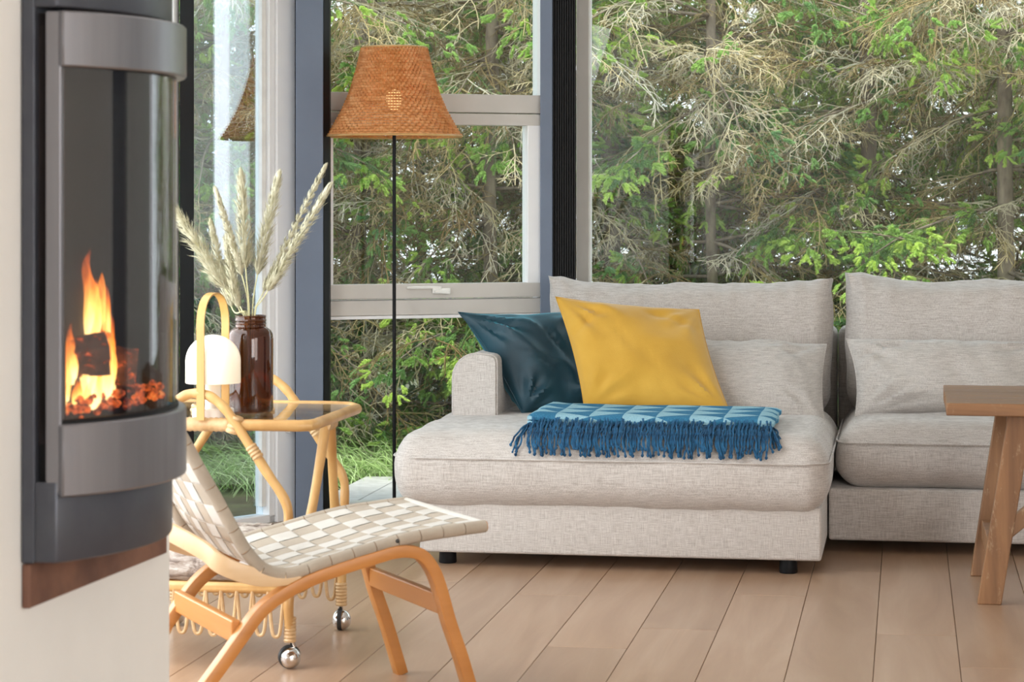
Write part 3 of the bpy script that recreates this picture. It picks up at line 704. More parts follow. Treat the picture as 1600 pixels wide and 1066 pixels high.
# ============================================================ lounge chair with woven webbing
CN = Vector((-.051, 5.40, 0)); CF = Vector((.911, .4125, 0)).normalized(); CW = Vector((-CF.y, CF.x, 0)); WD = .475
ch = empty('lounge_chair', CN, math.atan2(CF.y, CF.x), label='low bentwood lounge chair with woven off-white webbing in front of the sofa', cat='chair')
def cpt(x, y, w=0.0):
    k = (x-800)/F; s = (CN.x+w*CW.x-k*(CN.y+w*CW.y))/(CF.x-k*CF.y); Y = CN.y+w*CW.y-s*CF.y
    return Vector((-s, w, H-(y-HY)/F*Y))
rail_px = [(760, 822), (730, 826), (697, 831), (664, 836), (631, 843), (598, 852), (566, 862), (533, 872), (500, 882), (482, 889), (465, 894), (450, 897), (436, 897), (420, 893), (404, 884), (382, 858), (360, 820), (334, 772), (308, 727), (295, 702), (276, 668), (254, 632), (234, 600)]
rail = catmull([cpt(x, y) for x, y in rail_px], 6)
# resample by arc length
def resample(pts, step):
    out = [pts[0]]; acc = 0
    for i in range(1, len(pts)):
        a, b = pts[i-1], pts[i]; L = (b-a).length
        while acc+L >= step and L > 1e-9:
            t = (step-acc)/L; a = a.lerp(b, t); out.append(a.copy()); L = (b-a).length; acc = 0
        acc += L
    return out
rs = resample(rail, .006); NR = len(rs); RL = (NR-1)*.006
def rp(s):
    s = max(0, min(RL-1e-4, s)); i = int(s/.006); t = s/.006-i; p = rs[i].lerp(rs[min(i+1, NR-1)], t)
    a = rs[max(i-2, 0)]; b = rs[min(i+3, NR-1)]; tg = (b-a).normalized(); return p, tg, Vector((tg.z, 0, -tg.x))*(1 if True else -1)
# normal should point to the sitter (up on the seat, forward on the back)
def nrm(s):
    p, t, n_ = rp(s)
    if s < .5: n_ = n_ if n_.z > 0 else -n_
    else:
        ref = nrm(s-.03); n_ = n_ if n_.dot(ref) > 0 else -n_
    return n_
NRM = []
last = Vector((0, 0, 1))
for i in range(NR):
    a = rs[max(i-2, 0)]; b = rs[min(i+3, NR-1)]; t = (b-a).normalized(); n_ = Vector((t.z, 0, -t.x)); n_ = n_ if n_.dot(last) > 0 else -n_; NRM.append(n_); last = n_
def rn(s): return NRM[max(0, min(NR-1, int(s/.006)))]
RH = .024; RWd = .022
for w, lab in ((0, 1), (WD, 1)):
    mb = MB(); q = [p+Vector((0, w, 0)) for p in rs[::3]]; mb.sweep(q, lambda i: [(math.cos(a)*RWd/2*.9, math.sin(a)*RH/2) for a in [PI/5*k for k in range(10)]], ups=[rn(i*3*.006) for i in range(len(q))])
    mb.build('side_rail', M['beech'], ch, True)
# nose and top rails
p0 = rs[0]
MB().tube([p0+Vector((-.008, 0, 0)), p0+Vector((-.008, WD, 0))], .0125, 12).build('front_rail', M['web_a'], ch)
pe = rs[-1]
MB().tube([pe+Vector((0, 0, 0)), pe+Vector((0, WD, 0))], .010, 10).build('top_rail', M['beech'], ch)
PT = .0545; SWD = .0528
nlong = 8; lp = WD/nlong
def wave(s, w):   # +1 cross strap on top, -1 long strap on top
    return math.cos(PI*(s/PT-.5))*1.0
def surf(s, w):
    p, t, _ = rp(s); n_ = rn(s); f_ = w/WD; sag = .020*math.sin(PI*f_)*min(1, max(0.15, math.sin(PI*min(1, max(0, s/.62)))) if s < .62 else .8)
    return p+Vector((0, w, 0))-n_*sag+n_*(RH*.35*(1-math.exp(-((f_-.0)/.05)**2)-math.exp(-((f_-1)/.05)**2))*0+RH*.30), n_
ncross = int((RL-.012)/PT)
AMP = .0017
for k in range(ncross):
    s0 = .003+k*PT; s1 = s0+SWD; 
    bend = 0.47 < (s0+s1)/2 < .56
    mb = MB(); nu = nlong*12
    def fn(i, j, d=0):
        w = i*WD; s = lerp(s0, s1, j); p, n_ = surf(s, w); ph = w/lp; z = AMP*math.cos(PI*(ph-.5))*(1 if k % 2 else -1)*1.0
        z = AMP*max(-1, min(1, 4.0*math.sin(PI*ph)*(1 if k % 2 else -1)))
        return p+n_*(z+d)
    mb.grid(lambda i, j: fn(i, j, .0008), nu, 3); mb.grid(lambda i, j: fn(i, j, -.0008), nu, 3)
    w_ = nu+1; N = w_*4
    for i in range(nu): mb.f += [(i, i+1, N+i+1, N+i), (3*w_+i, 3*w_+i+1, N+3*w_+i+1, N+3*w_+i)]; mb.m += [0, 0]
    # wraps round both rails
    for w in (0, WD):
        q = [rp(lerp(s0, s1, t/3))[0]+Vector((0, w, 0)) for t in range(4)]
        mb.sweep(q, lambda i: [(math.cos(a)*(RWd/2+.0025), math.sin(a)*(RH/2+.0025)) for a in [PI/6*x for x in range(12)]], ups=[rn(lerp(s0, s1, t/3)) for t in range(4)])
    mb.build('cross_strap', M['web_b'], ch, True)
for k in range(nlong):
    w0_ = k*lp+.0008; w1_ = (k+1)*lp-.0008; mb = MB(); nu = int(RL/.0045)
    if k == 0: w0_ += .010
    if k == nlong-1: w1_ -= .010
    def fn(i, j, d=0):
        s = .004+i*(RL-.012); w = lerp(w0_, w1_, j); p, n_ = surf(s, w); ph = (s-.003+.0009)/PT
        z = -AMP*max(-1, min(1, 4.0*math.sin(PI*ph)))*(1 if k % 2 else -1)
        return p+n_*(z*1.0+d)
    mb.grid(lambda i, j: fn(i, j, .0008), nu, 2); mb.grid(lambda i, j: fn(i, j, -.0008), nu, 2)
    mb.build('long_strap', M['web_a'], ch, True)
# bent arches: legs and the beam under the seat, one piece each side
arch_px = [(296, 1107), (325, 1067), (352, 1030), (378, 993), (404, 958), (435, 932), (478, 908), (531, 888), (588, 870), (612, 863), (634, 861), (655, 866), (672, 884), (685, 914), (701, 971), (719, 1024), (737, 1085)]
ap = catmull([cpt(x, y) for x, y in arch_px], 5)
# run both feet to the floor
e = ap[-1]; dv = (ap[-1]-ap[-3]).normalized(); ap.append(e+dv*((e.z-.0)/-dv.z)); s_ = ap[0]; dv = (ap[0]-ap[2]).normalized(); ap.insert(0, s_+dv*((s_.z)/-dv.z))
for w, mt in ((-.002, 1), (WD-.015, 0)):
    mb = MB(); q = [p+Vector((0, w+.004, 0)) for p in ap]
    mb.sweep(q, lambda i: [(-.019, -.0135), (.019, -.0135), (.019, .0135), (-.019, .0135)], ups=(0, 1, 0)) if False else mb.sweep(q, lambda i: [(-.0140, -.018), (.0140, -.018), (.0140, .018), (-.0140, .018)], ups=(0, 1, 0))
    mb.build('bent_leg_frame', M['beech'], ch, True, .003)
pr_ = cpt(694, 948); plf = cpt(372, 992)
for q, hh, lb in ((pr_, .046, 0), (plf, .050, 1)):
    MB().box((q.x, WD/2, q.z+.004), (.020, WD-.03, hh)).build('cross_rail', M['beech_y'], ch, False, .004)
# pale bow that supports the back
bp = [cpt(470, 905, -.004), cpt(440, 906, -.004), cpt(405, 902, -.002), cpt(372, 894, .0), cpt(342, 880, .012), cpt(318, 860, .05)]
mid_ = [Vector((bp[-1].x-.055, .14, bp[-1].z+.035)), Vector((bp[-1].x-.07, WD/2, bp[-1].z+.045))]
half = bp+mid_; full = half+[Vector((p.x, WD-p.y, p.z)) for p in half[:-1][::-1]]
fc = catmull(full, 6)
mb = MB(); mb.sweep(fc, lambda i: [(-.007, -.020*(.35+.65*min(1, i/12, (len(fc)-1-i)/12))), (.007, -.020*(.35+.65*min(1, i/12, (len(fc)-1-i)/12))), (.007, .020*(.35+.65*min(1, i/12, (len(fc)-1-i)/12))), (-.007, .020*(.35+.65*min(1, i/12, (len(fc)-1-i)/12)))], ups=(0, 0, 1))
tag(mb.build('back_support_bow', M['beech_pale'], ch, True, .002), 'pale birch bow curving under the back')
q = cpt(622, 846, -.016); MB().lathe([(.005, 0), (.0045, .002), (.001, .003)], 12).build('bolt', M['rubber'], ch).matrix_local = Matrix.Translation(Vector((q.x, -.0125, q.z))) @ Matrix.Rotation(PI/2, 4, 'X')

# ============================================================ rattan trolley
TO = Vector((-.5505, 5.87, 0))
tr = empty('rattan_trolley', TO, -A0, label='golden rattan serving trolley with glass top and chrome wheels beside the chair', cat='trolley')
ZT = .602; XL = -.49; XR = .052; YB = .57
r_ = .0125
top = [(XL-.02, 0, ZT), (XR-.03, -.0, ZT), (XR-.008, .012, ZT), (XR, .05, ZT), (XR+.0, .50, ZT), (XR-.03, .555, ZT), (XR-.08, YB, ZT), (XL+.02, YB, ZT), (XL-.045, .55, ZT), (XL-.05, .03, ZT)]
MB().tube([Vector(p) for p in top], .0145, 12, True).build('top_rim', M['bamboo'], tr)
MB().prism([(p[0], p[1]) for p in [(XL-.02, .01), (XR-.02, .01), (XR-.01, .05), (XR-.01, .5), (XR-.06, YB-.01), (XL, YB-.01), (XL-.04, .5), (XL-.04, .05)]], ZT+.004, ZT+.010).build('glass_top', M['glass'], tr, False)
bx('under_shelf_rail', (XL, .18, ZT-.013), (XR-.01, .20, ZT), M['bamboo'], tr, .004); bx('under_shelf_rail', (XL, .37, ZT-.013), (XR-.01, .39, ZT), M['bamboo'], tr, .004)
def wrap(name, p, q, r, n, par, mat=None):
    p = Vector(p); q = Vector(q); mb = MB(); k = n*2
    pts = [p.lerp(q, i/k) for i in range(k+1)]; mb.tube(pts, [r*(1.0 if i % 2 else .88) for i in range(k+1)], 12); return mb.build(name, mat or M['bamboo_wrap'], par)
wrap('rattan_binding', (-.36, 0, ZT), (-.155, 0, ZT), .0185, 15, tr)
def cane(name, pts, r, n=6):
    q = catmull(pts, n); rr_ = [r*(1+.05*math.sin(i*1.1)) for i in range(len(q))]
    return MB().tube(q, rr_, 12).build(name, M['bamboo'], tr)
SH = .197
for y in (-.012, YB+.012):
    # hoop handle whose limbs run on down as crossed struts
    yy = y
    cane('hoop_handle', [(-.001, yy*1.0+.0, .27), (-.001, yy, .34), (-.006, yy, .41), (-.058, yy, .49), (-.135, yy, .605), (-.165, yy, .645), (-.20, yy, .672), (-.235, yy, .680), (-.27, yy, .672), (-.305, yy, .645), (-.335, yy, .605), (-.412, yy, .49), (-.460, yy, .41), (-.466, yy, .34), (-.466, yy, .27)], .0125)
    for x in (-.14, -.33): wrap('rattan_binding', (x-.006, y*.5, ZT-.02), (x+.006, y*.5, ZT+.022), .019, 4, tr)
    q = Vector((-.098, yy, .552)); wrap('rattan_binding', q, q+Vector((.022, 0, -.031)), .0155, 4, tr)
for x, xa in ((.0, .030), (-.466, -.492)):
    for y0, y1 in ((.0, .255), (.54, .295)):
        y0c = 0 if y0 == 0 else .54
        cane('leg', [(xa, y1, ZT-.005), (lerp(xa, x, .5), lerp(y1, y0c, .45), lerp(ZT, .1, .5)), (x, y0c, .20), (x, y0c, .085)], .0130)
        wrap('rattan_binding', (x, y0c, .066), (x, y0c, .128), .0165, 7, tr)
    wrap('rattan_binding', (xa, .235, ZT-.02), (xa, .315, ZT-.02), .018, 6, tr)
# casters
def caster(x, y, turn):
    c = empty('caster'); c.parent = tr; c.location = (x, y, 0); c.rotation_euler = (0, 0, turn)
    mb = MB(); R = .0265; mb.grid(lambda i, j: (.0035+R*.80*math.sin(PI*j*.5)*1.0 if False else .003+.024*math.cos(PI/2*j), (R*math.sin(PI/2*j))*math.cos(2*PI*i), R+.001+(R*math.sin(PI/2*j))*math.sin(2*PI*i)), 32, 12, True)
    mb.grid(lambda i, j: (-.008-.016*math.cos(PI/2*j), (R*math.sin(PI/2*j))*math.cos(2*PI*i), R+.001+(R*math.sin(PI/2*j))*math.sin(2*PI*i)), 32, 12, True)
    mb.build('wheel_shell', M['chrome'], c)
    t = MB(); t.lathe([(.020, -.006), (.0285, -.0055), (.0295, 0), (.0285, .0055), (.020, .006)], 36); o = t.build('tyre', M['rubber'], c); o.rotation_euler = (0, PI/2, 0); o.location = (-.003, 0, .0295)
    MB().tube([(-.003, .012, .052), (-.003, .006, .07), (0, 0, .076), (0, 0, .118)], .007, 10).build('stem', M['chrome'], c)
for x, y, t in ((0, 0, -.9), (0, .54, .1), (-.466, 0, 1.8), (-.466, .54, .4)): caster(x, y, t)
# lower shelf
low = [(XL, -.004, SH), (-.01, -.004, SH), (.02, .03, SH), (.02, .51, SH), (-.01, .544, SH), (XL, .544, SH), (XL-.03, .51, SH), (XL-.03, .03, SH)]
MB().tube([Vector(p) for p in low], .0135, 12, True).build('shelf_rim', M['bamboo'], tr)
for k in range(9): y = .05+k*.055; MB().tube([(XL-.02, y, SH-.004), (.012, y, SH-.004)], .006, 6).build('shelf_cane', M['bamboo'], tr)
def loops(p, q, n, nm='cane_loop'):
    p = Vector(p); q = Vector(q); d_ = (q-p)/n
    for i in range(n):
        a = p+d_*i; jit = random.uniform(-.004, .004); b_ = SH-.108+jit
        pts = [a+Vector((0, 0, 0)), a+d_*.10+Vector((0, 0, -.04)), a+d_*.26+Vector((0, 0, b_-SH+.012)), a+d_*.5+Vector((0, 0, b_-SH)), a+d_*.74+Vector((0, 0, b_-SH+.012)), a+d_*.9+Vector((0, 0, -.04)), a+d_*1.0]
        MB().tube(catmull(pts, 4), .0048, 7).build(nm, M['bamboo_wrap'], tr)
loops((-.455, -.012, SH-.006), (-.012, -.012, SH-.006), 11)
loops((-.455, .552, SH-.006), (-.012, .552, SH-.006), 11)
# firewood on the shelf
def bark():
    m, n, b, _ = nodes('flaky_birch_bark'); a = noi(n, coords(n, (14, 38, 38)), 1, 6, .7, 1); c = noi(n, coords(n, (1, 1, 1)), 90, 5, .7)
    col = ramp(n, a, [(.33, (.12, .085, .07)), (.45, (.42, .34, .29)), (.6, (.66, .60, .55)), (.8, (.50, .42, .36))])
    n.links.new(col, b.inputs['Base Color']); b.inputs['Roughness'].default_value = .95; bump(n, b, c, .9, .008); return m
M['bark'] = bark()
def firewood(loc, L, r, rz, lab, seed):
    mb = MB(); ns, nr = 28, 30
    def fn(i, j):
        a = 2*PI*i; x = (j-.5)*L; cr_ = noise.noise(Vector((x*14, math.cos(a)*1.6, math.sin(a)*1.6+seed)))
        rr_ = r*(1+.10*math.sin(a*2+seed)+.07*math.sin(3*a+seed*2))+abs(cr_)*r*.22+noise.noise(Vector((x*60, math.cos(a)*7, math.sin(a)*7)))*r*.12
        return (x, rr_*math.cos(a), rr_*math.sin(a))
    mb.grid(fn, ns, nr, True); mb.f.append(tuple(range(ns-1, -1, -1))); mb.m.append(0); mb.f.append(tuple(nr*ns+k for k in range(ns))); mb.m.append(0)
    o = mb.build('firewood_log', M['bark'], None, True); w_ = TO+E1*loc[0]+E2*loc[1]; o.location = (w_.x, w_.y, loc[2]); o.rotation_euler = (0, 0, rz-A0)
    tag(o, lab, 'log', 'firewood on the trolley shelf')
firewood((-.235, .07, SH+.048), .40, .040, .03, 'rough grey firewood log at the front of the trolley shelf', 1)
firewood((-.25, .185, SH+.050), .42, .044, -.05, 'rough grey firewood log in the middle of the trolley shelf', 4)
firewood((-.26, .31, SH+.050), .40, .044, .06, 'rough grey firewood log towards the back of the trolley shelf', 7)
firewood((-.30, .125, SH+.088), .40, .034, .04, 'rough grey firewood log resting on top of the others', 9)
firewood((-.31, .25, SH+.090), .40, .034, -.1, 'rough grey firewood log on top at the back of the pile', 12)

# ============================================================ amber jar with plumes
JX, JY = -.677, 6.13; JZ = ZT+.0102
jar = empty('amber_jar', (JX, JY, JZ), 0, label='large brown glass apothecary jar holding pale plumes on the trolley', cat='jar')
outer = [(.0, 0), (.050, 0), (.0575, .004), (.0590, .012), (.0590, .190), (.0575, .203), (.052, .213), (.044, .219), (.0395, .222), (.0395, .228), (.0415, .230), (.0395, .232), (.0395, .236), (.0415, .2385), (.0395, .241), (.0395, .246), (.0405, .250), (.038, .252)]
inner = [(r-.0035 if r > .004 else 0, max(z, .005)) for r, z in outer[::-1]]; inner[0] = (.0355, .252)
MB().lathe(outer+inner, 48).build('jar_body', M['amber'], jar)
M['plume'] = plain('pale_plume', (.60, .57, .42), .9, c2=(.40, .37, .24), nscale=40)
M['stalk'] = plain('dry_stalk', (.62, .60, .34), .7, c2=(.50, .46, .24))
PLS = [((272, 325), (352, 452), .15, 'plume arching furthest left over the stove edge'), ((338, 300), (378, 430), -.2, 'tall thin plume leaning left, third from the left'), ((330, 352), (362, 480), .25, 'short thin plume second from the left'),
       ((377, 278), (384, 420), .1, 'upright tall plume in the centre of the jar'), ((354, 378), (373, 482), -.1, 'shortest plume low beside the neck of the jar'), ((434, 280), (402, 430), .15, 'tall bushy plume right of centre'),
       ((506, 264), (412, 455), .2, 'thin plume reaching highest at the right'), ((512, 296), (418, 455), -.05, 'bushy plume leaning furthest to the right')]
for i, (tp, st0, dy, lab) in enumerate(PLS):
    tipY = JY+dy*.5; T = P(tp[0], tp[1], tipY); S0 = P(st0[0], st0[1], JY+dy*.28); B = Vector((JX+random.uniform(-.02, .02), JY+random.uniform(-.02, .02), JZ+.02))
    nk = Vector((JX+(S0.x-JX)*.25, JY+(S0.y-JY)*.25, JZ+.245)); nk.x = max(JX-.026, min(JX+.026, nk.x)); nk.y = max(JY-.026, min(JY+.026, nk.y))
    root = empty('pampas_stem', B, 0, label='pale dried grass '+lab, cat='dried grass', group='dried plumes in the amber jar')
    path = catmull([p-B for p in (B, nk, S0, T)], 14); MB().tube(path, [.0016]*len(path), 5).build('stem', M['stalk'], root)
    head = path[2*14:]; head = catmull(head[::3]+[head[-1]], 4)
    mb = MB(); r2 = random.Random(i+20); nh = 1100; bush = [1.25, .75, .85, 1.15, .9, 1.1, .8, 1.0][i]
    for k in range(nh):
        t = k/nh; q = head[min(int(t*(len(head)-1)), len(head)-2)]; tg = (head[min(int(t*(len(head)-1)), len(head)-2)+1]-q).normalized()
        fan = math.sin(PI*min(1, .12+t*.92))**.6*(1-.35*t)
        a = r2.uniform(0, 2*PI); L = (.042*(1-.35*t))*r2.uniform(.5, 1.25)*bush; sp = .95*fan*bush*r2.uniform(.5, 1.1)
        o1 = tg.orthogonal().normalized(); o2 = tg.cross(o1); rad = (o1*math.cos(a)+o2*math.sin(a))
        clump = .8+.25*math.sin(t*43+i+a*2)
        d_ = (tg*1.0+rad*sp*clump).normalized(); s0 = q+rad*.002; m_ = s0+d_*L*.55+rad*.003; e_ = s0+d_*L+Vector((0, 0, -.004*r2.random()))
        sdv = d_.cross(rad).normalized()*.0012
        n0 = len(mb.v); mb.v += [tuple(s0), tuple(m_+sdv), tuple(e_), tuple(m_-sdv)]; mb.f.append((n0, n0+1, n0+2, n0+3)); mb.m.append(0)
    tag(mb.build('plume', M['plume'], root, False), kind='stuff')

# ============================================================ portable lamp
LX, LY = P(333, 600, 5.955).x, 5.955
lamp = empty('table_lamp', (LX, LY, ZT+.0102), 0, label='small cream dome lamp with a curved wooden carrying loop, lit', cat='lamp')
MB().lathe([(0, 0), (.050, 0), (.052, .002), (.052, .024), (.050, .026), (0, .026)], 40).build('base', M['cream'], lamp)
MB().lathe([(.0, .026), (.020, .026), (.020, .085), (.016, .095), (0, .095)], 24).build('column', M['cream'], lamp)
m, n, b, _ = nodes('lit_opal_shade'); b.inputs['Base Color'].default_value = (.9, .84, .72, 1); b.inputs['Roughness'].default_value = .35
b.inputs['Emission Color'].default_value = (1, .80, .52, 1); b.inputs['Emission Strength'].default_value = .28
prof = [(.0685, .090), (.0690, .091), (.0690, .145)]+[(.0690*math.cos(a), .145+.066*math.sin(a)) for a in [PI/2*k/10 for k in range(1, 10)]]+[(0, .211)]
prin = [(max(0, r-.003), z-.003 if z > .1 else z) for r, z in prof[::-1]]
MB().lathe(prof+prin, 48).build('dome_shade', m, lamp)
MB().lathe([(0, .095), (.012, .098), (.015, .112), (.012, .126), (0, .13)], 16).build('bulb', emis('warm_bulb', (1, .72, .4), 6), lamp)
lp_ = [(-1, .002), (-1, .10), (-1, .20), (-1, .240), (-.93, .268), (-.72, .295), (-.4, .310), (0, .315), (.4, .310), (.72, .295), (.93, .268), (1, .240), (1, .20), (1, .10), (1, .002)]
dirl = Vector((.30, .954, 0)); q = catmull([(dirl*(t*.0745))+Vector((0, 0, z)) for t, z in lp_], 5)
mb = MB(); mb.sweep(q, lambda i: [(-.0125, -.0016), (.0125, -.0016), (.0125, .0016), (-.0125, .0016)], ups=[Vector((0, 0, 0))+(Vector((dirl.x*(1 if t == 0 else 1), dirl.y, 0))) for t in range(len(q))]) if False else None
# flat band bent in one plane: width runs across the loop's plane
cr_d = Vector((-dirl.y, dirl.x, 0)); k = len(q); vv = []
for i in range(k):
    t = (q[min(i+1, k-1)]-q[max(i-1, 0)]).normalized(); nn = t.cross(cr_d).normalized()
    for a, b_ in ((-1, -1), (1, -1), (1, 1), (-1, 1)): vv.append(q[i]+cr_d*a*.0105+nn*b_*.0018)
ff = [(i*4+a, (i+1)*4+a, (i+1)*4+(a+1) % 4, i*4+(a+1) % 4) for i in range(k-1) for a in range(4)]+[(0, 1, 2, 3), tuple((k-1)*4+a for a in (3, 2, 1, 0))]
mb.add(vv, ff) if mb else None
mb = MB(); mb.add(vv, ff); mb.build('carrying_loop', M['leaf_wood'], lamp, True)
pl = bpy.data.lights.new('table_lamp_glow', 'POINT'); pl.energy = .9; pl.color = (1, .74, .45); pl.shadow_soft_size = .02
po = bpy.data.objects.new('table_lamp_glow', pl); COL.objects.link(po); po.location = (LX, LY, ZT+.105)

# ============================================================ floor lamp
FY = 8.70; FX = (616-800)/F*FY
fl = empty('floor_lamp', (FX, FY, 0), 0, label='floor lamp with a thin black pole and bell-shaped orange rattan shade, lit', cat='lamp')
MB().lathe([(0, 0), (.125, 0), (.128, .004), (.125, .010), (.012, .014), (0, .014)], 40).build('base', M['black'], fl)
zs0 = H-(213-HY)/F*FY; zs1 = H-(75-HY)/F*FY
MB().tube([(0, 0, .01), (0, 0, zs0+.12)], .0066, 12).build('pole', M['black'], fl)
MB().lathe([(.012, zs0+.115), (.016, zs0+.125), (.016, zs0+.165), (0, zs0+.165)], 16).build('bulb_socket', M['black'], fl)
MB().lathe([(0, .0), (.018, .012), (.030, .045), (.028, .062), (.014, .078), (0, .082)], 20, (0, 0, zs0+.09)).build('bulb', emis('shade_bulb', (1, .66, .30), 2.6), fl)
hS = zs1-zs0; px2m = FY/F
sp_ = [(0, 106), (.06, 100), (.15, 92.5), (.3, 81), (.45, 72), (.6, 65), (.75, 59), (.9, 54), (1, 51)]
def srad(t):
    for (t0, r0), (t1, r1) in zip(sp_, sp_[1:]):
        if t <= t1: return lerp(r0, r1, (t-t0)/(t1-t0))*px2m
    return sp_[-1][1]*px2m
def rattan_mat():
    m, n, b, out = nodes('woven_rattan'); a = noi(n, coords(n, (22, 22, 70)), 1, 2)
    c = ramp(n, a, [(.25, (.62, .25, .07)), (.5, (.78, .38, .13)), (.75, (.88, .54, .25))]); n.links.new(c, b.inputs['Base Color']); b.inputs['Roughness'].default_value = .5
    tr_ = n.nodes.new('ShaderNodeBsdfTranslucent'); n.links.new(c, tr_.inputs[0]); mx = n.nodes.new('ShaderNodeMixShader'); mx.inputs[0].default_value = .42
    n.links.new(b.outputs[0], mx.inputs[1]); n.links.new(tr_.outputs[0], mx.inputs[2]); n.links.new(mx.outputs[0], out.inputs[0]); return m
RM = rattan_mat()
NST = 110
mb = MB()
for k in range(NST):                         # upright stakes
    a = 2*PI*k/NST; mb.tube([((srad(t/10)-.001)*math.cos(a), (srad(t/10)-.001)*math.sin(a), zs0+hS*t/10) for t in range(11)], .0016, 4)
tag(mb.build('shade_stakes', RM, fl, True), kind='stuff')
rows = 32; vs = []; fs = []; mb = MB()
for r in range(rows):                        # woven strands in and out of the stakes
    t = (r+.5)/rows; R = srad(t); z = zs0+hS*t; ns = NST*3; hh = hS/rows*.43
    for i in range(ns):
        a = 2*PI*i/ns; w_ = .0036*math.sin(NST/2*a+PI*r+.5*r); rr_ = R+w_
        for dr, dz in ((-.0010, 0), (0, -hh), (.0016, 0), (0, hh)): mb.v.append(((rr_+dr)*math.cos(a), (rr_+dr)*math.sin(a), z+dz))
    n0 = r*ns*4
    for i in range(ns):
        j = (i+1) % ns
        for q4 in range(4): mb.f.append((n0+i*4+q4, n0+j*4+q4, n0+j*4+(q4+1) % 4, n0+i*4+(q4+1) % 4)); mb.m.append(0)
tag(mb.build('woven_shade', RM, fl, True), kind='stuff')
for z, R in ((zs0, srad(0)), (zs1, srad(1))): MB().tube([(R*math.cos(2*PI*k/64), R*math.sin(2*PI*k/64), z) for k in range(64)], .0042, 8, True).build('shade_rim', M['bamboo'], fl)
pl = bpy.data.lights.new('floor_lamp_glow', 'POINT'); pl.energy = 20; pl.color = (1, .62, .30); pl.shadow_soft_size = .03
po = bpy.data.objects.new('floor_lamp_glow', pl); COL.objects.link(po); po.location = (FX, FY, zs0+.135)

# ============================================================ trestle table
QO = P(1479, 630, 6.75); QZ = QO.z
tb = empty('wooden_table', (QO.x, QO.y, 0), -A0, label='rustic brown trestle coffee table with worn legs at the right edge', cat='table')
TD = .69
for k in range(5): y0 = k*TD/5; MB().box2((-.0+random.uniform(-.002, .002), y0+.001, QZ-.036), (1.35, y0+TD/5-.001, QZ)).build('tabletop_board', M['old_wood'], tb, False, .003)
def leg(x0, y0, x1, y1, w=.068, d_=.042):
    n0 = MB(); z1 = QZ-.037
    v = []
    for (x, y, z) in ((x0, y0, 0), (x1, y1, z1)):
        for a, b_ in ((0, 0), (1, 0), (1, 1), (0, 1)): v.append((x+a*w, y+b_*d_, z))
    n0.add(v, [(3, 2, 1, 0), (4, 5, 6, 7), (0, 1, 5, 4), (1, 2, 6, 5), (2, 3, 7, 6), (3, 0, 4, 7)]); return n0.build('leg', M['old_wood_z'], tb, False, .003)
leg(.088, .075, .175, .045); leg(.082, .60, .165, .60)
leg(1.18, .075, 1.10, .045); leg(1.18, .60, 1.10, .60)
MB().beam((.135, .11, .145), (.13, .61, .145), .028, .06).build('stretcher', M['old_wood_z'], tb, False, .003)
MB().beam((1.20, .11, .145), (1.19, .61, .145), .028, .06).build('stretcher', M['old_wood_z'], tb, False, .003)
MB().beam((.16, .335, .16), (.60, .345, QZ-.05), .04, .045).build('diagonal_brace', M['old_wood_z'], tb, False, .003)
MB().beam((1.17, .335, .16), (.74, .345, QZ-.05), .04, .045).build('diagonal_brace', M['old_wood_z'], tb, False, .003)
MB().box2((.17, .05, QZ-.10), (1.16, .08, QZ-.037)).build('apron', M['old_wood'], tb, False, .003)

# ============================================================ OUTSIDE
DZ = -.03
deck = empty('deck', (0, 0, 0), kind='structure')
for i in range(-14, 22):                     # boards along the plank direction, outside the glass
    a0 = rowA+i*.16+.002; a1 = a0+.156
    p = [E1*a0+E2*6, E1*a1+E2*6, E1*a1+E2*10.3, E1*a0+E2*10.3]; p = [(q.x, q.y) for q in p]
    # keep what is outside facets: cut by the facet line this row meets first
    best = None
    mid_x = (a0+a1)/2
    for o, dirn_, nn in (F0, F1, F2, F3):
        s = (o-(E1*mid_x)).dot(nn)/max(E2.dot(nn), 1e-3) if E2.dot(nn) > .05 else 1e9
        if best is None or s < best[0]: best = (s, o, nn)
    _, o, nn = best
    p = clip(p, o+nn*.10, nn, False)
    p = clip(p, Vector((0, 10.28, 0)), Vector((0, 1, 0)), True)
    if len(p) > 2: MB().prism(p, DZ-.025, DZ).build('deck_board', M['deck'], deck, False, .002, seg=1)
tag(MB().box2((-9, 7.5, -.30), (9, 24, -.10)).build('ground', M['soil'], None, False), kind='structure')

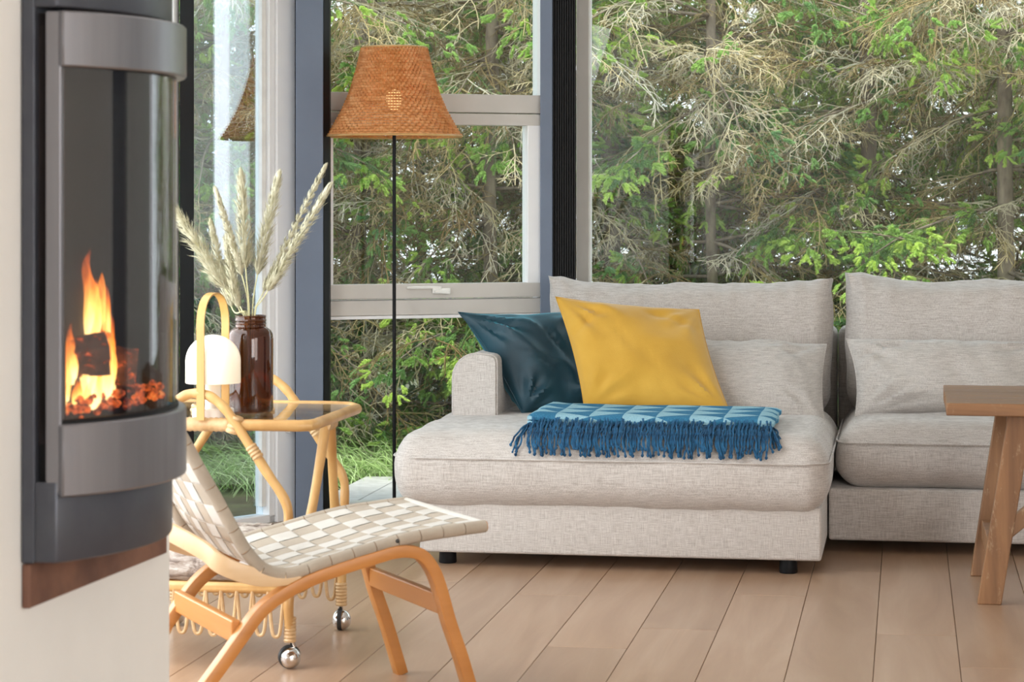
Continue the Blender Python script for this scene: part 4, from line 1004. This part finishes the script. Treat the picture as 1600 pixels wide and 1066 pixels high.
def np_mesh(name, V, Fc, mat, parent=None, attrs=None, smooth=False):
    me = bpy.data.meshes.new(name); nv = len(V); nf = len(Fc); me.vertices.add(nv); me.vertices.foreach_set('co', V.astype(np.float32).ravel())
    me.loops.add(nf*4); me.loops.foreach_set('vertex_index', Fc.astype(np.int32).ravel()); me.polygons.add(nf)
    me.polygons.foreach_set('loop_start', np.arange(0, nf*4, 4, dtype=np.int32)); me.polygons.foreach_set('loop_total', np.full(nf, 4, dtype=np.int32))
    if smooth: me.polygons.foreach_set('use_smooth', np.ones(nf, dtype=bool))
    me.update(calc_edges=True); me.materials.append(mat)
    for k, a in (attrs or {}).items(): at = me.attributes.new(k, 'FLOAT', 'POINT'); at.data.foreach_set('value', a.astype(np.float32))
    o = bpy.data.objects.new(name, me); COL.objects.link(o)
    if parent is not None: o.parent = parent
    return o
def leafmat(name, stops, rough=.7, trans=.25, extra=0):
    m, n, b, out = nodes(name); at = n.nodes.new('ShaderNodeAttribute'); at.attribute_name = 'rnd'
    a = noi(n, coords(n), 9, 3); f_ = math_(n, 'ADD', math_(n, 'MULTIPLY', at.outputs['Fac'], .75), math_(n, 'MULTIPLY_ADD', a, .5, -.12))
    c = ramp(n, f_, stops); n.links.new(c, b.inputs['Base Color']); b.inputs['Roughness'].default_value = rough; b.inputs['Specular IOR Level'].default_value = .25
    if trans:
        t = n.nodes.new('ShaderNodeBsdfTranslucent'); n.links.new(c, t.inputs[0]); mx = n.nodes.new('ShaderNodeMixShader'); mx.inputs[0].default_value = trans
        n.links.new(b.outputs[0], mx.inputs[1]); n.links.new(t.outputs[0], mx.inputs[2]); n.links.new(mx.outputs[0], out.inputs[0])
    return m
M['twig'] = leafmat('bare_twig', [(.15, (.20, .13, .05)), (.4, (.44, .34, .16)), (.65, (.60, .50, .32)), (.9, (.66, .60, .48))], .9, 0)
M['needle'] = leafmat('spruce_needle', [(.1, (.07, .15, .06)), (.5, (.15, .26, .08)), (.9, (.26, .38, .11))], .6, .3)
M['shoot'] = leafmat('fresh_shoot', [(.1, (.22, .42, .18)), (.45, (.42, .62, .17)), (.85, (.68, .82, .22))], .55, .4)
M['trunk'] = plain('spruce_bark', (.34, .27, .20), .95, c2=(.14, .10, .075), nscale=18, stretch=(1, 1, .35), bstr=.8, bscale=40)
M['grass'] = leafmat('long_grass', [(.1, (.26, .42, .12)), (.5, (.46, .62, .24)), (.9, (.68, .76, .44))], .6, .35)

def tube_np(pts, radii, sides=3):
    pts = np.asarray(pts, float); n = len(pts); t = np.gradient(pts, axis=0); t /= np.linalg.norm(t, axis=1)[:, None]+1e-9
    ref = np.array([0.13, .21, .97]) if abs(t[0][2]) < .9 else np.array([1., 0, 0]); a = np.cross(t, ref); a /= np.linalg.norm(a, axis=1)[:, None]+1e-9; b = np.cross(t, a)
    an = np.arange(sides)*2*PI/sides; V = pts[:, None, :]+np.asarray(radii)[:, None, None]*(a[:, None, :]*np.cos(an)[None, :, None]+b[:, None, :]*np.sin(an)[None, :, None])
    i = np.arange(n-1)[:, None]; k = np.arange(sides)[None, :]; k2 = (k+1) % sides
    return V.reshape(-1, 3), np.stack([i*sides+k, (i+1)*sides+k, (i+1)*sides+k2, i*sides+k2], -1).reshape(-1, 4)
class Acc:
    def __init__(s): s.V = []; s.F = []; s.A = []; s.n = 0
    def add(s, V, F_, a=None):
        s.V.append(V); s.F.append(F_+s.n); s.A.append(np.full(len(V), 0.5) if a is None else (a if isinstance(a, np.ndarray) else np.full(len(V), a))); s.n += len(V)
    def out(s): return np.concatenate(s.V), np.concatenate(s.F), np.concatenate(s.A)
R_ = np.random.default_rng(11)
def curve(p, d, L, n, droop, wig):
    p = np.array(p, float); d = np.array(d, float)/np.linalg.norm(d); out = [p.copy()]
    for i in range(n):
        d = d+np.array([0, 0, -droop])/n+R_.normal(0, wig, 3)/n; d /= np.linalg.norm(d); p = p+d*L/n; out.append(p.copy())
    return np.array(out), d
def dead_spray():
    A = Acc(); L = R_.uniform(.35, .60); main, _ = curve((0, 0, 0), (1, 0, .15), L, 6, R_.uniform(.1, .7), .5); A.add(*tube_np(main, np.linspace(.0042, .0022, 7)))
    for k in range(9):
        t = .12+.85*k/9; i = min(int(t*6), 5); p = main[i]+(main[i+1]-main[i])*(t*6-i); s = 1 if k % 2 else -1
        l2 = L*.45*(1-.5*t)*R_.uniform(.7, 1.2); q, _ = curve(p, (R_.uniform(.5, .9), s*R_.uniform(.5, 1), R_.uniform(-.2, .25)), l2, 4, R_.uniform(.2, 1.2), .7); A.add(*tube_np(q, np.linspace(.0028, .0015, 5)))
        for j in range(4):
            u = .2+.75*j/4; ii = min(int(u*4), 3); p2 = q[ii]+(q[ii+1]-q[ii])*(u*4-ii); dd = q[ii+1]-q[ii]; dd = dd/np.linalg.norm(dd); s2 = 1 if j % 2 else -1
            sidev = np.cross(dd, (0, 0, 1)); r3, _ = curve(p2, dd*.8+sidev*s2*.8+np.array([0, 0, R_.uniform(-.3, .1)]), l2*.45*R_.uniform(.6, 1.2), 3, R_.uniform(.3, 1.6), .9); A.add(*tube_np(r3, np.linspace(.0021, .0012, 4)))
    return A.out()[:2]
def needles(path, per, ln, wd, spread, a0=0):
    """flat diamond needles around a path"""
    n = per; t = np.linspace(0.02, 1, n); seg = len(path)-1; i = np.minimum((t*seg).astype(int), seg-1); fr = (t*seg-i)[:, None]
    p = path[i]+(path[i+1]-path[i])*fr; d = path[i+1]-path[i]; d /= np.linalg.norm(d, axis=1)[:, None]
    rv = R_.normal(0, 1, (n, 3)); rv -= (rv*d).sum(1)[:, None]*d; rv /= np.linalg.norm(rv, axis=1)[:, None]
    dirn = d*1.0+rv*spread; dirn /= np.linalg.norm(dirn, axis=1)[:, None]; L = ln*R_.uniform(.7, 1.15, (n, 1))*(1-.35*np.abs(t-.5)[:, None]*2*.6)
    sd = np.cross(dirn, rv); sd /= np.linalg.norm(sd, axis=1)[:, None]+1e-9
    V = np.stack([p, p+dirn*L*.5+sd*wd/2, p+dirn*L, p+dirn*L*.5-sd*wd/2], 1).reshape(-1, 3); F_ = np.arange(n*4).reshape(-1, 4); return V, F_
def live_spray():
    A = Acc(); L = R_.uniform(.22, .38); main, _ = curve((0, 0, 0), (1, 0, .1), L, 5, .5, .4); A.add(*tube_np(main, np.linspace(.003, .0015, 6))); A.add(*needles(main, 46, .018, .0026, .9))
    tips = [(main[-1], main[-1]-main[-2])]
    for k in range(7):
        t = .1+.8*k/7; i = min(int(t*5), 4); p = main[i]; s = 1 if k % 2 else -1; l2 = L*.5*(1-.4*t); q, _ = curve(p, (.75, s*.75, R_.uniform(-.1, .15)), l2, 3, .6, .5)
        A.add(*needles(q, 34, .017, .0026, .9)); tips.append((q[-1], q[-1]-q[-2]))
    V, F_, _ = A.out(); return V, F_, tips
def shoots(tips):
    A = Acc()
    for p, d in tips:
        for m_ in range(3):
            l = R_.uniform(.04, .075); d2 = d/np.linalg.norm(d)+R_.normal(0, .35, 3); d2[2] *= .4; q, _ = curve(p, d2, l, 3, .25, .3); V, F_ = needles(q, 46, .024, .0075, .62); A.add(V, F_)
    return A.out()[:2]
DS = [dead_spray() for _ in range(7)]; LS = [live_spray() for _ in range(5)]; SHT = [shoots(s[2]) for s in LS]
def rotm(d, roll):
    d = np.array(d, float); d /= np.linalg.norm(d); y = np.cross((0, 0, 1), d); y /= np.linalg.norm(y)+1e-9; z = np.cross(d, y)
    c, s = math.cos(roll), math.sin(roll); y2 = y*c+z*s; z2 = -y*s+z*c; return np.stack([d, y2, z2], 1)
def place(A, VF, T, Rm, sc, a): V = (VF[0]*sc) @ Rm.T+T; A.add(V, VF[1], a)
def tree_meshes(vi, full):
    A = Acc(); B = Acc(); D = Acc(); Nn = Acc(); S = Acc()
    Ht = 4.6; n = 16; zz_ = np.linspace(-.12, Ht, n); tp = np.stack([R_.normal(0, .012, n).cumsum()*.7, R_.normal(0, .012, n).cumsum()*.7, zz_], 1); r0 = [.050, .040, .032, .045, .036][vi]
    A.add(*tube_np(tp, np.linspace(r0, r0*.55, n), 10))
    z = .25
    while z < 3.6:
        nb = 3 if z < 2.7 else 2
        for k in range(nb):
            az = R_.uniform(0, 2*PI); L = R_.uniform(.55, 1.15)*(1.0 if z < 2.6 else .9); c = np.array([np.interp(z, zz_, tp[:, 0]), np.interp(z, zz_, tp[:, 1]), z])
            q, _ = curve(c, (math.cos(az), math.sin(az), R_.uniform(-.15, .35)), L, 7, R_.uniform(.2, .8), .35); B.add(*tube_np(q, np.linspace(.010, .003, 8), 4))
            lush = R_.random()
            for t in np.linspace(.22, 1, 6 if z < 2.7 else 3):
                i = min(int(t*7), 6); p = q[i]+(q[i+1]-q[i])*(t*7-i); d = q[i+1]-q[i]; d /= np.linalg.norm(d)
                for s in (1, -1):
                    if t == 1 and s == -1: continue
                    an = s*R_.uniform(.4, 1.1)*(t < .99); dd = np.array([d[0]*math.cos(an)-d[1]*math.sin(an), d[0]*math.sin(an)+d[1]*math.cos(an), d[2]+R_.uniform(-.25, .2)])
                    Rm = rotm(dd, R_.normal(0, .5)); sc = R_.uniform(.7, 1.15)
                    if R_.random() < (.17+.53*(lush > .5))*(.4+t*.8):
                        j = R_.integers(len(LS)); rn_ = R_.random(); place(Nn, LS[j], p, Rm, sc*.95, rn_)
                        if t > .25: place(S, SHT[j], p, Rm, sc*.95, R_.random())
                    else:
                        j = R_.integers(len(DS)); place(D, DS[j], p, Rm, sc, R_.random())
                        if t > .9 and R_.random() < .3: place(S, SHT[j % 5], p, Rm, sc*.8, R_.random())
        z += R_.uniform(.13, .20)
    return A, B, D, Nn, S
variants = [tree_meshes(i, True) for i in range(4)]
def make_tree(vi, loc, rz, lab):
    A, B, D, Nn, S = variants[vi]; e = empty('spruce_tree', loc, rz, label=lab, cat='tree', group='spruces behind the windows')
    for nm, acc, mt, k in (('trunk', A, 'trunk', None), ('branches', B, 'trunk', 'stuff'), ('dead_twigs', D, 'twig', 'stuff'), ('needles', Nn, 'needle', 'stuff'), ('fresh_shoots', S, 'shoot', 'stuff')):
        V, F_, a = acc.out(); o = np_mesh(nm, V, F_, M[mt], e, {'rnd': a}, nm == 'trunk')
        if k: o['kind'] = k
    return e
# x, y, variant: a front row, a middle row and a back row
TREES = [(-2.75, 11.3, 0), (-2.05, 12.0, 1), (-1.45, 11.7, 2), (-.78, 12.1, 3), (-.10, 11.8, 1), (.50, 12.3, 0), (1.02, 11.9, 2), (1.78, 12.0, 0), (2.42, 11.7, 3), (3.05, 12.1, 1), (3.75, 11.8, 2),
         (-2.4, 13.2, 3), (-1.5, 13.3, 0), (-.5, 13.4, 2), (.25, 13.6, 1), (1.2, 13.3, 3), (2.05, 13.5, 2), (2.9, 13.3, 0), (3.9, 13.4, 1),
         (-2.1, 14.9, 1), (-.9, 15.0, 2), (.6, 15.1, 0), (1.6, 15.2, 3), (2.6, 15.0, 1), (3.7, 15.1, 2), (4.7, 12.6, 3), (4.9, 14.4, 0), (-3.5, 12.4, 1)]
pro = {}; ordn = ['first', 'second', 'third', 'fourth', 'fifth', 'sixth', 'seventh', 'eighth', 'ninth', 'tenth', 'eleventh']
cnt = {}
for x, y, vi in TREES:
    row = 'front' if y < 12.5 and x < 4.5 and x > -3 else ('middle' if y < 14.2 and x > -3 and x < 4.5 else ('back' if x < 4.5 and x > -3 else 'outer'))
    cnt[row] = cnt.get(row, 0)+1
    lab = {'front': 'spruce with bare twigs and green shoots, %s from left in front row', 'middle': 'spruce seen behind the front trees, %s from left in middle row', 'back': 'distant spruce, %s from left in the back row', 'outer': 'spruce standing outside the window view, %s of the side trees'}[row] % ordn[cnt[row]-1]
    rz = random.uniform(0, 6.28)
    if vi not in pro: pro[vi] = make_tree(vi, (x, y, -.1), rz, lab)
    else: c = copy_tree(pro[vi]); c.location = (x, y, -.1); c.rotation_euler = (0, 0, rz); c['label'] = lab
# long arching grass between deck and trees
A = Acc()
for k in range(9000):
    cx = R_.uniform(-3.2, 4.5); cy = 10.38+R_.random()**1.3*1.5; a = R_.normal(-2.2, .9); L = R_.uniform(.25, .60)*(1+.25*math.sin(cx*5)); lean = R_.uniform(.3, .9)
    d = np.array([math.cos(a)*lean, math.sin(a)*lean, 1.0]); d /= np.linalg.norm(d); p = np.array([cx, cy, -.1]); pts = []
    for i in range(6):
        pts.append(p.copy()); d = d+np.array([math.cos(a)*.10, math.sin(a)*.10, -.28*(L/.45)]); d /= np.linalg.norm(d); p = p+d*L/5
    pts = np.array(pts); w = np.array([1, .9, .8, .6, .4, .1])*.0032; sd = np.array([-math.sin(a), math.cos(a), .3])
    V = np.stack([pts-sd*w[:, None], pts+sd*w[:, None]], 1).reshape(-1, 3); F_ = np.array([[2*i, 2*i+1, 2*i+3, 2*i+2] for i in range(5)]); A.add(V, F_, R_.random())
V, F_, a = A.out(); o = np_mesh('long_grass', V, F_, M['grass'], None, {'rnd': a}); tag(o, 'long arching green grass growing between the deck and the spruces', 'grass', kind='stuff')
